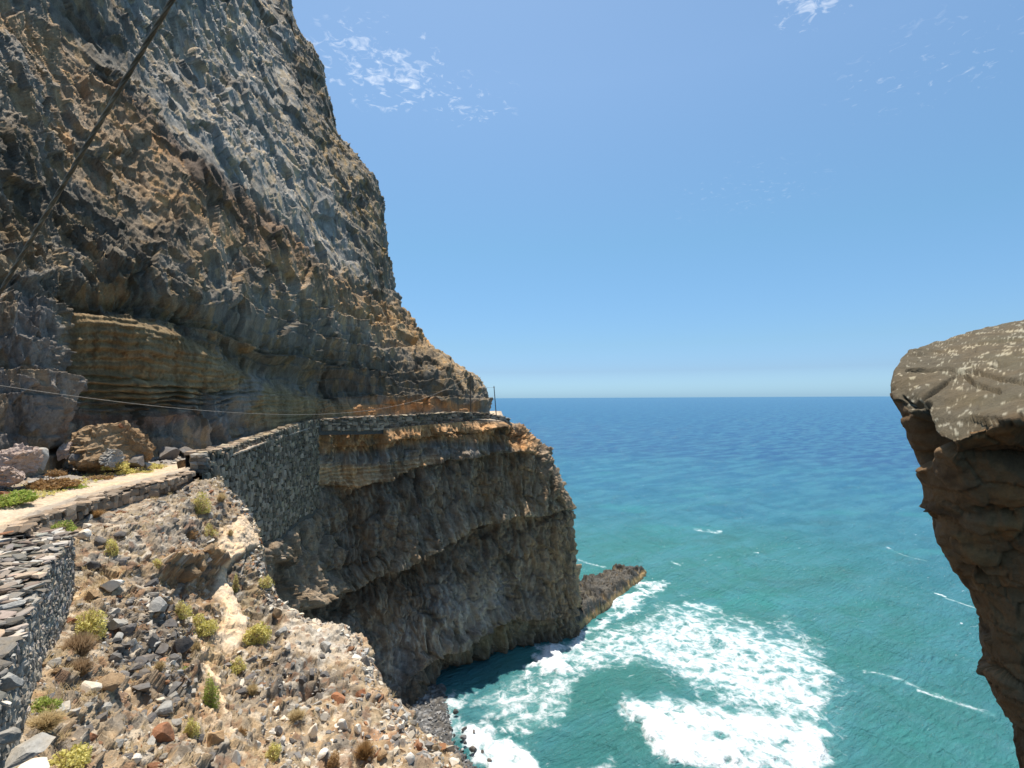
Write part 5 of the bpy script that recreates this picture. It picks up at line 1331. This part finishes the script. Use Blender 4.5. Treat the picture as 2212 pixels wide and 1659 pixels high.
for a in [
    (191, 1340, 62, 84, "yellow", "large yellow-green bush at the foot of the rubble wall"),
    (169, 1392, 76, 66, "dry", "round dry brown twiggy bush below the large yellow-green bush", "shrub", "twig"),
    (152, 1640, 92, 56, "yellow", "dense yellow-green cushion plant at the bottom edge"),
    (92, 1524, 62, 36, "green", "bright green weed at the foot of the wall above the bottom cushion plant"),
    (98, 1560, 84, 40, "straw", "straw-coloured clump below the bright green weed", "shrub", "twig"),
    (245, 1176, 36, 44, "yellow", "yellow-green tuft beneath the dark flat rock on the upper scree"),
    (133, 1136, 46, 26, "green", "green weed growing at the corner where both near walls meet", "shrub", "leaf", tuple(P(136, 1146, 15.3))),
    (432, 1083, 40, 54, "yellow", "yellow tuft hanging at the top right of the scree"),
    (455, 1142, 26, 34, "yellow", "small yellow tuft above the cream rock vein"),
    (417, 1152, 28, 24, "rust", "rusty weed left of the cream rock vein"),
    (390, 1217, 26, 30, "straw", "straw tuft on top of the brown tuff lump", "shrub", "twig"),
    (345, 1214, 30, 26, "yellow", "pale yellow tuft in dry grass left of the brown tuff lump"),
    (390, 1312, 40, 46, "yellow", "yellow bush under the hollow of the brown tuff lump"),
    (437, 1345, 56, 52, "yellow", "olive bush against the cream rock face"),
    (551, 1366, 62, 52, "yellow", "trailing yellow-green plant below the dark cut"),
    (508, 1256, 18, 50, "yellow", "narrow yellow plant hanging down the dark cut"),
    (574, 1252, 32, 30, "yellow", "yellow-green tuft on the outer rim of the dark cut"),
    (403, 1444, 36, 36, "green", "green tuft left of the cream strip"),
    (455, 1490, 36, 86, "green", "tall green plant trailing beside the cream strip"),
    (508, 1434, 40, 36, "yellow", "yellow tuft right of the cream strip below the cream face"),
    (345, 1438, 26, 28, "straw", "straw tuft below the boulder pile", "shrub", "twig"),
    (425, 1400, 26, 36, "straw", "tall straw clump at the top of the cream strip", "shrub", "twig"),
    (416, 1570, 36, 50, "yellow", "yellow-green weed between the red-brown rock and the tan block"),
    (68, 1290, 34, 52, "dry", "dry brown weed growing out of the rubble wall face", "shrub", "twig", tuple(P(70, 1316, 10.2))),
    (172, 1440, 64, 46, "dry", "flattened dry bush below the round twiggy bush", "shrub", "twig"),
    (205, 1108, 50, 22, "rust", "rusty dry bush at the foot of the path edge wall", "shrub", "twig"),
    (545, 1490, 34, 30, "straw", "straw tuft beneath the dark rubble band", "shrub", "twig"),
    (640, 1544, 46, 26, "straw", "straw clump above the tall white faceted block", "shrub", "twig"),
    (590, 1620, 40, 40, "yellow", "yellow weed below the slim white stone at the bottom"),
    (720, 1640, 36, 36, "rust", "rusty weed below the low white block"),
    (785, 1620, 50, 44, "rust", "rusty bush at the bottom of the right rim", "shrub", "twig"),
    (520, 1580, 30, 30, "rust", "rusty tuft right of the tan block"),
    (498, 1150, 18, 20, "straw", "straw tuft on the rim just above the cream vein", "shrub", "twig"),
    (478, 1072, 30, 26, "straw", "straw tuft on the upper skyline of the slope", "shrub", "twig"),
]: plant(*a)
# by the path
for a in [
    (30, 1072, 90, 26, "green", "bright green patch of weeds beside the path at the left edge", 17.6),
    (150, 1052, 70, 16, "green", "thin green patch of weeds beside the middle of the sunlit path", 21.2),
    (290, 1018, 66, 18, "yellow", "yellow-green weeds beside the path below the layered grey boulder", 25.6),
    (330, 1006, 56, 14, "yellow", "low yellow weeds beside the path near the shadow edge", 27.4),
    (252, 1002, 50, 22, "yellow", "olive bush beneath the layered grey boulder", 24.8),
    (115, 1042, 90, 18, "rust", "brownish dry weeds between the pale rubble and the path", 20.8),
    (120, 1020, 36, 18, "rust", "small rusty bush on the verge below the smooth grey block", 22.2),
    (210, 1032, 60, 14, "rust", "reddish dry weeds on the verge in front of the brown mound", 23.4),
]:
    plant(a[0], a[1], a[2], a[3], a[4], a[5], "weed", "leaf", tuple(P(a[0], a[1] + a[3] * .4, a[6])), "weeds")
# straw between the stones
q = np.random.default_rng(77)
idx = np.where(free & (polygon_sd(Spx, Spy, [(610, 1310), (690, 1325), (765, 1372), (800, 1440), (700, 1425), (620, 1405)]) < -5))[0]
dens = fbm(SV[idx] / 1.5, 3, seed=357)
idx = idx[dens > -.02]
cen = q.choice(idx, 1500)
VV, FF, RR, base = [], [], [], 0
for k in cen:
    s = q.uniform(.08, .22)
    V, Fc, R_ = twigs(int(q.integers(5, 12)), s, s * q.uniform(.6, 1.1), .004, seed=int(k))
    VV.append(V + SV[k]); FF.append(Fc + base); RR.append(R_); base += len(V)
o = mesh_from("dry_grass", np.concatenate(VV), np.concatenate(FF), M_straw, attrs={"rnd": np.concatenate(RR)}); o["kind"] = "stuff"
# grass on the verge
VV, FF, RR, base = [], [], [], 0
for _ in range(420):
    t = q.uniform(60, 250); i = int(t); s_ = q.beta(1.2, 3) * .75; j = int(s_ * 43)
    p = VERGE[i, j] + np.array([q.uniform(-.2, .2), q.uniform(-.2, .2), .02]); s = q.uniform(.08, .2)
    V, Fc, R_ = twigs(14, s, s * .8, .008, seed=int(_ + 900)); VV.append(V + p); FF.append(Fc + base); RR.append(R_); base += len(V)
o = mesh_from("grass", np.concatenate(VV), np.concatenate(FF), M_yel, attrs={"rnd": np.concatenate(RR)}); o["kind"] = "stuff"

# ================================================================== POLES AND CABLES
def tube(pts, rad, sides=8, twist=None):
    pts = np.asarray(pts, float); T = np.gradient(pts, axis=0); T /= np.linalg.norm(T, axis=1)[:, None]
    up = np.array([.13, .21, .97]); A = np.cross(T, up); A /= np.linalg.norm(A, axis=1)[:, None]; Bv = np.cross(T, A)
    rad = np.broadcast_to(np.asarray(rad, float), (len(pts),))
    an = np.linspace(0, 2 * np.pi, sides + 1)
    V = pts[:, None] + rad[:, None, None] * (np.cos(an)[None, :, None] * A[:, None] + np.sin(an)[None, :, None] * Bv[:, None])
    return V.reshape(-1, 3), grid_faces(len(pts), sides + 1)
def helix(pts, R, turns, ph):
    pts = np.asarray(pts, float); T = np.gradient(pts, axis=0); T /= np.linalg.norm(T, axis=1)[:, None]
    A = np.cross(T, np.array([.13, .21, .97])); A /= np.linalg.norm(A, axis=1)[:, None]; Bv = np.cross(T, A)
    a = np.linspace(0, 2 * np.pi * turns, len(pts)) + ph
    return pts + R * (np.cos(a)[:, None] * A + np.sin(a)[:, None] * Bv)
# thick guy cable close overhead
p0, p1 = P(372, 0, 1.75), P(0, 632, 2.35)
dd = p1 - p0
line = np.array([p0 + dd * t for t in np.linspace(-.9, 1.6, 900)])
rootc = empty("guy_cable", tuple(line[0])); tag(rootc, "thick brown twisted cable crossing the upper left close overhead", "cable")
for k in range(3):
    V, Fc = tube(helix(line, .0036, 16, k * 2.094), .0049, 8)
    mesh_from("strand", V - line[0], Fc, M_rope, rootc, smooth_shade=True)
# poles on the headland
def pole(px, py0, py1, Y, r, mat, label, lean=(0, 0)):
    b, t = P(px + lean[0], py1, Y), P(px, py0, Y)
    root = empty("utility_pole", tuple(b)); tag(root, label, "pole")
    V, Fc = tube(np.array([b + (t - b) * s for s in np.linspace(-.08, 1, 14)]) - b, np.linspace(r, r * .75, 14), 10)
    mesh_from("shaft", V, Fc, mat, root, smooth_shade=True)
    V, Fc = tube(np.array([t - b, t - b + np.array([0, 0, .05])]), [r * .8, .01], 10); mesh_from("cap", V, Fc, mat, root)
    V, Fc = tube(np.array([[-.12, -.1, 0], [.12, -.1, 0]]) + (t - b) * .95, .045, 8); mesh_from("insulator", V, Fc, M_metal, root)
    return b, t
b1, t1 = pole(1016.5, 806, 893, 76.6, .10, M_wood, "brown wooden pole against the end of the cliff on the headland")
b2, t2 = pole(1067, 834, 897, 79.6, .085, M_metal, "slim dark pole standing free against the sea at the headland tip", (5, 0))
def cable(name, a, b, sag, r, mat, label, n=120):
    t = np.linspace(0, 1, n)[:, None]; p = a * (1 - t) + b * t; p[:, 2] -= (4 * sag * t * (1 - t))[:, 0]
    V, Fc = tube(p - a, r, 6); o = mesh_from(name, V, Fc, mat, smooth_shade=True); o.location = a
    tag(o, label, "cable")
A0 = P(0, 828, 20.0); A1 = t1 + np.array([0, -.1, -.35]); dirv = (A0 - A1)
A0x = A0 + np.array([-1.2, -4.5, .75])
cable("overhead_cable", A0x, A1, 3.55, .015, M_wire, "long sagging thin cable from the left edge to the brown pole", 200)
cable("overhead_wire", t1 + np.array([0, 0, -.15]), t2 + np.array([0, 0, -.15]), .75, .016, M_wire, "fine wire sagging between the brown pole and the slim pole")
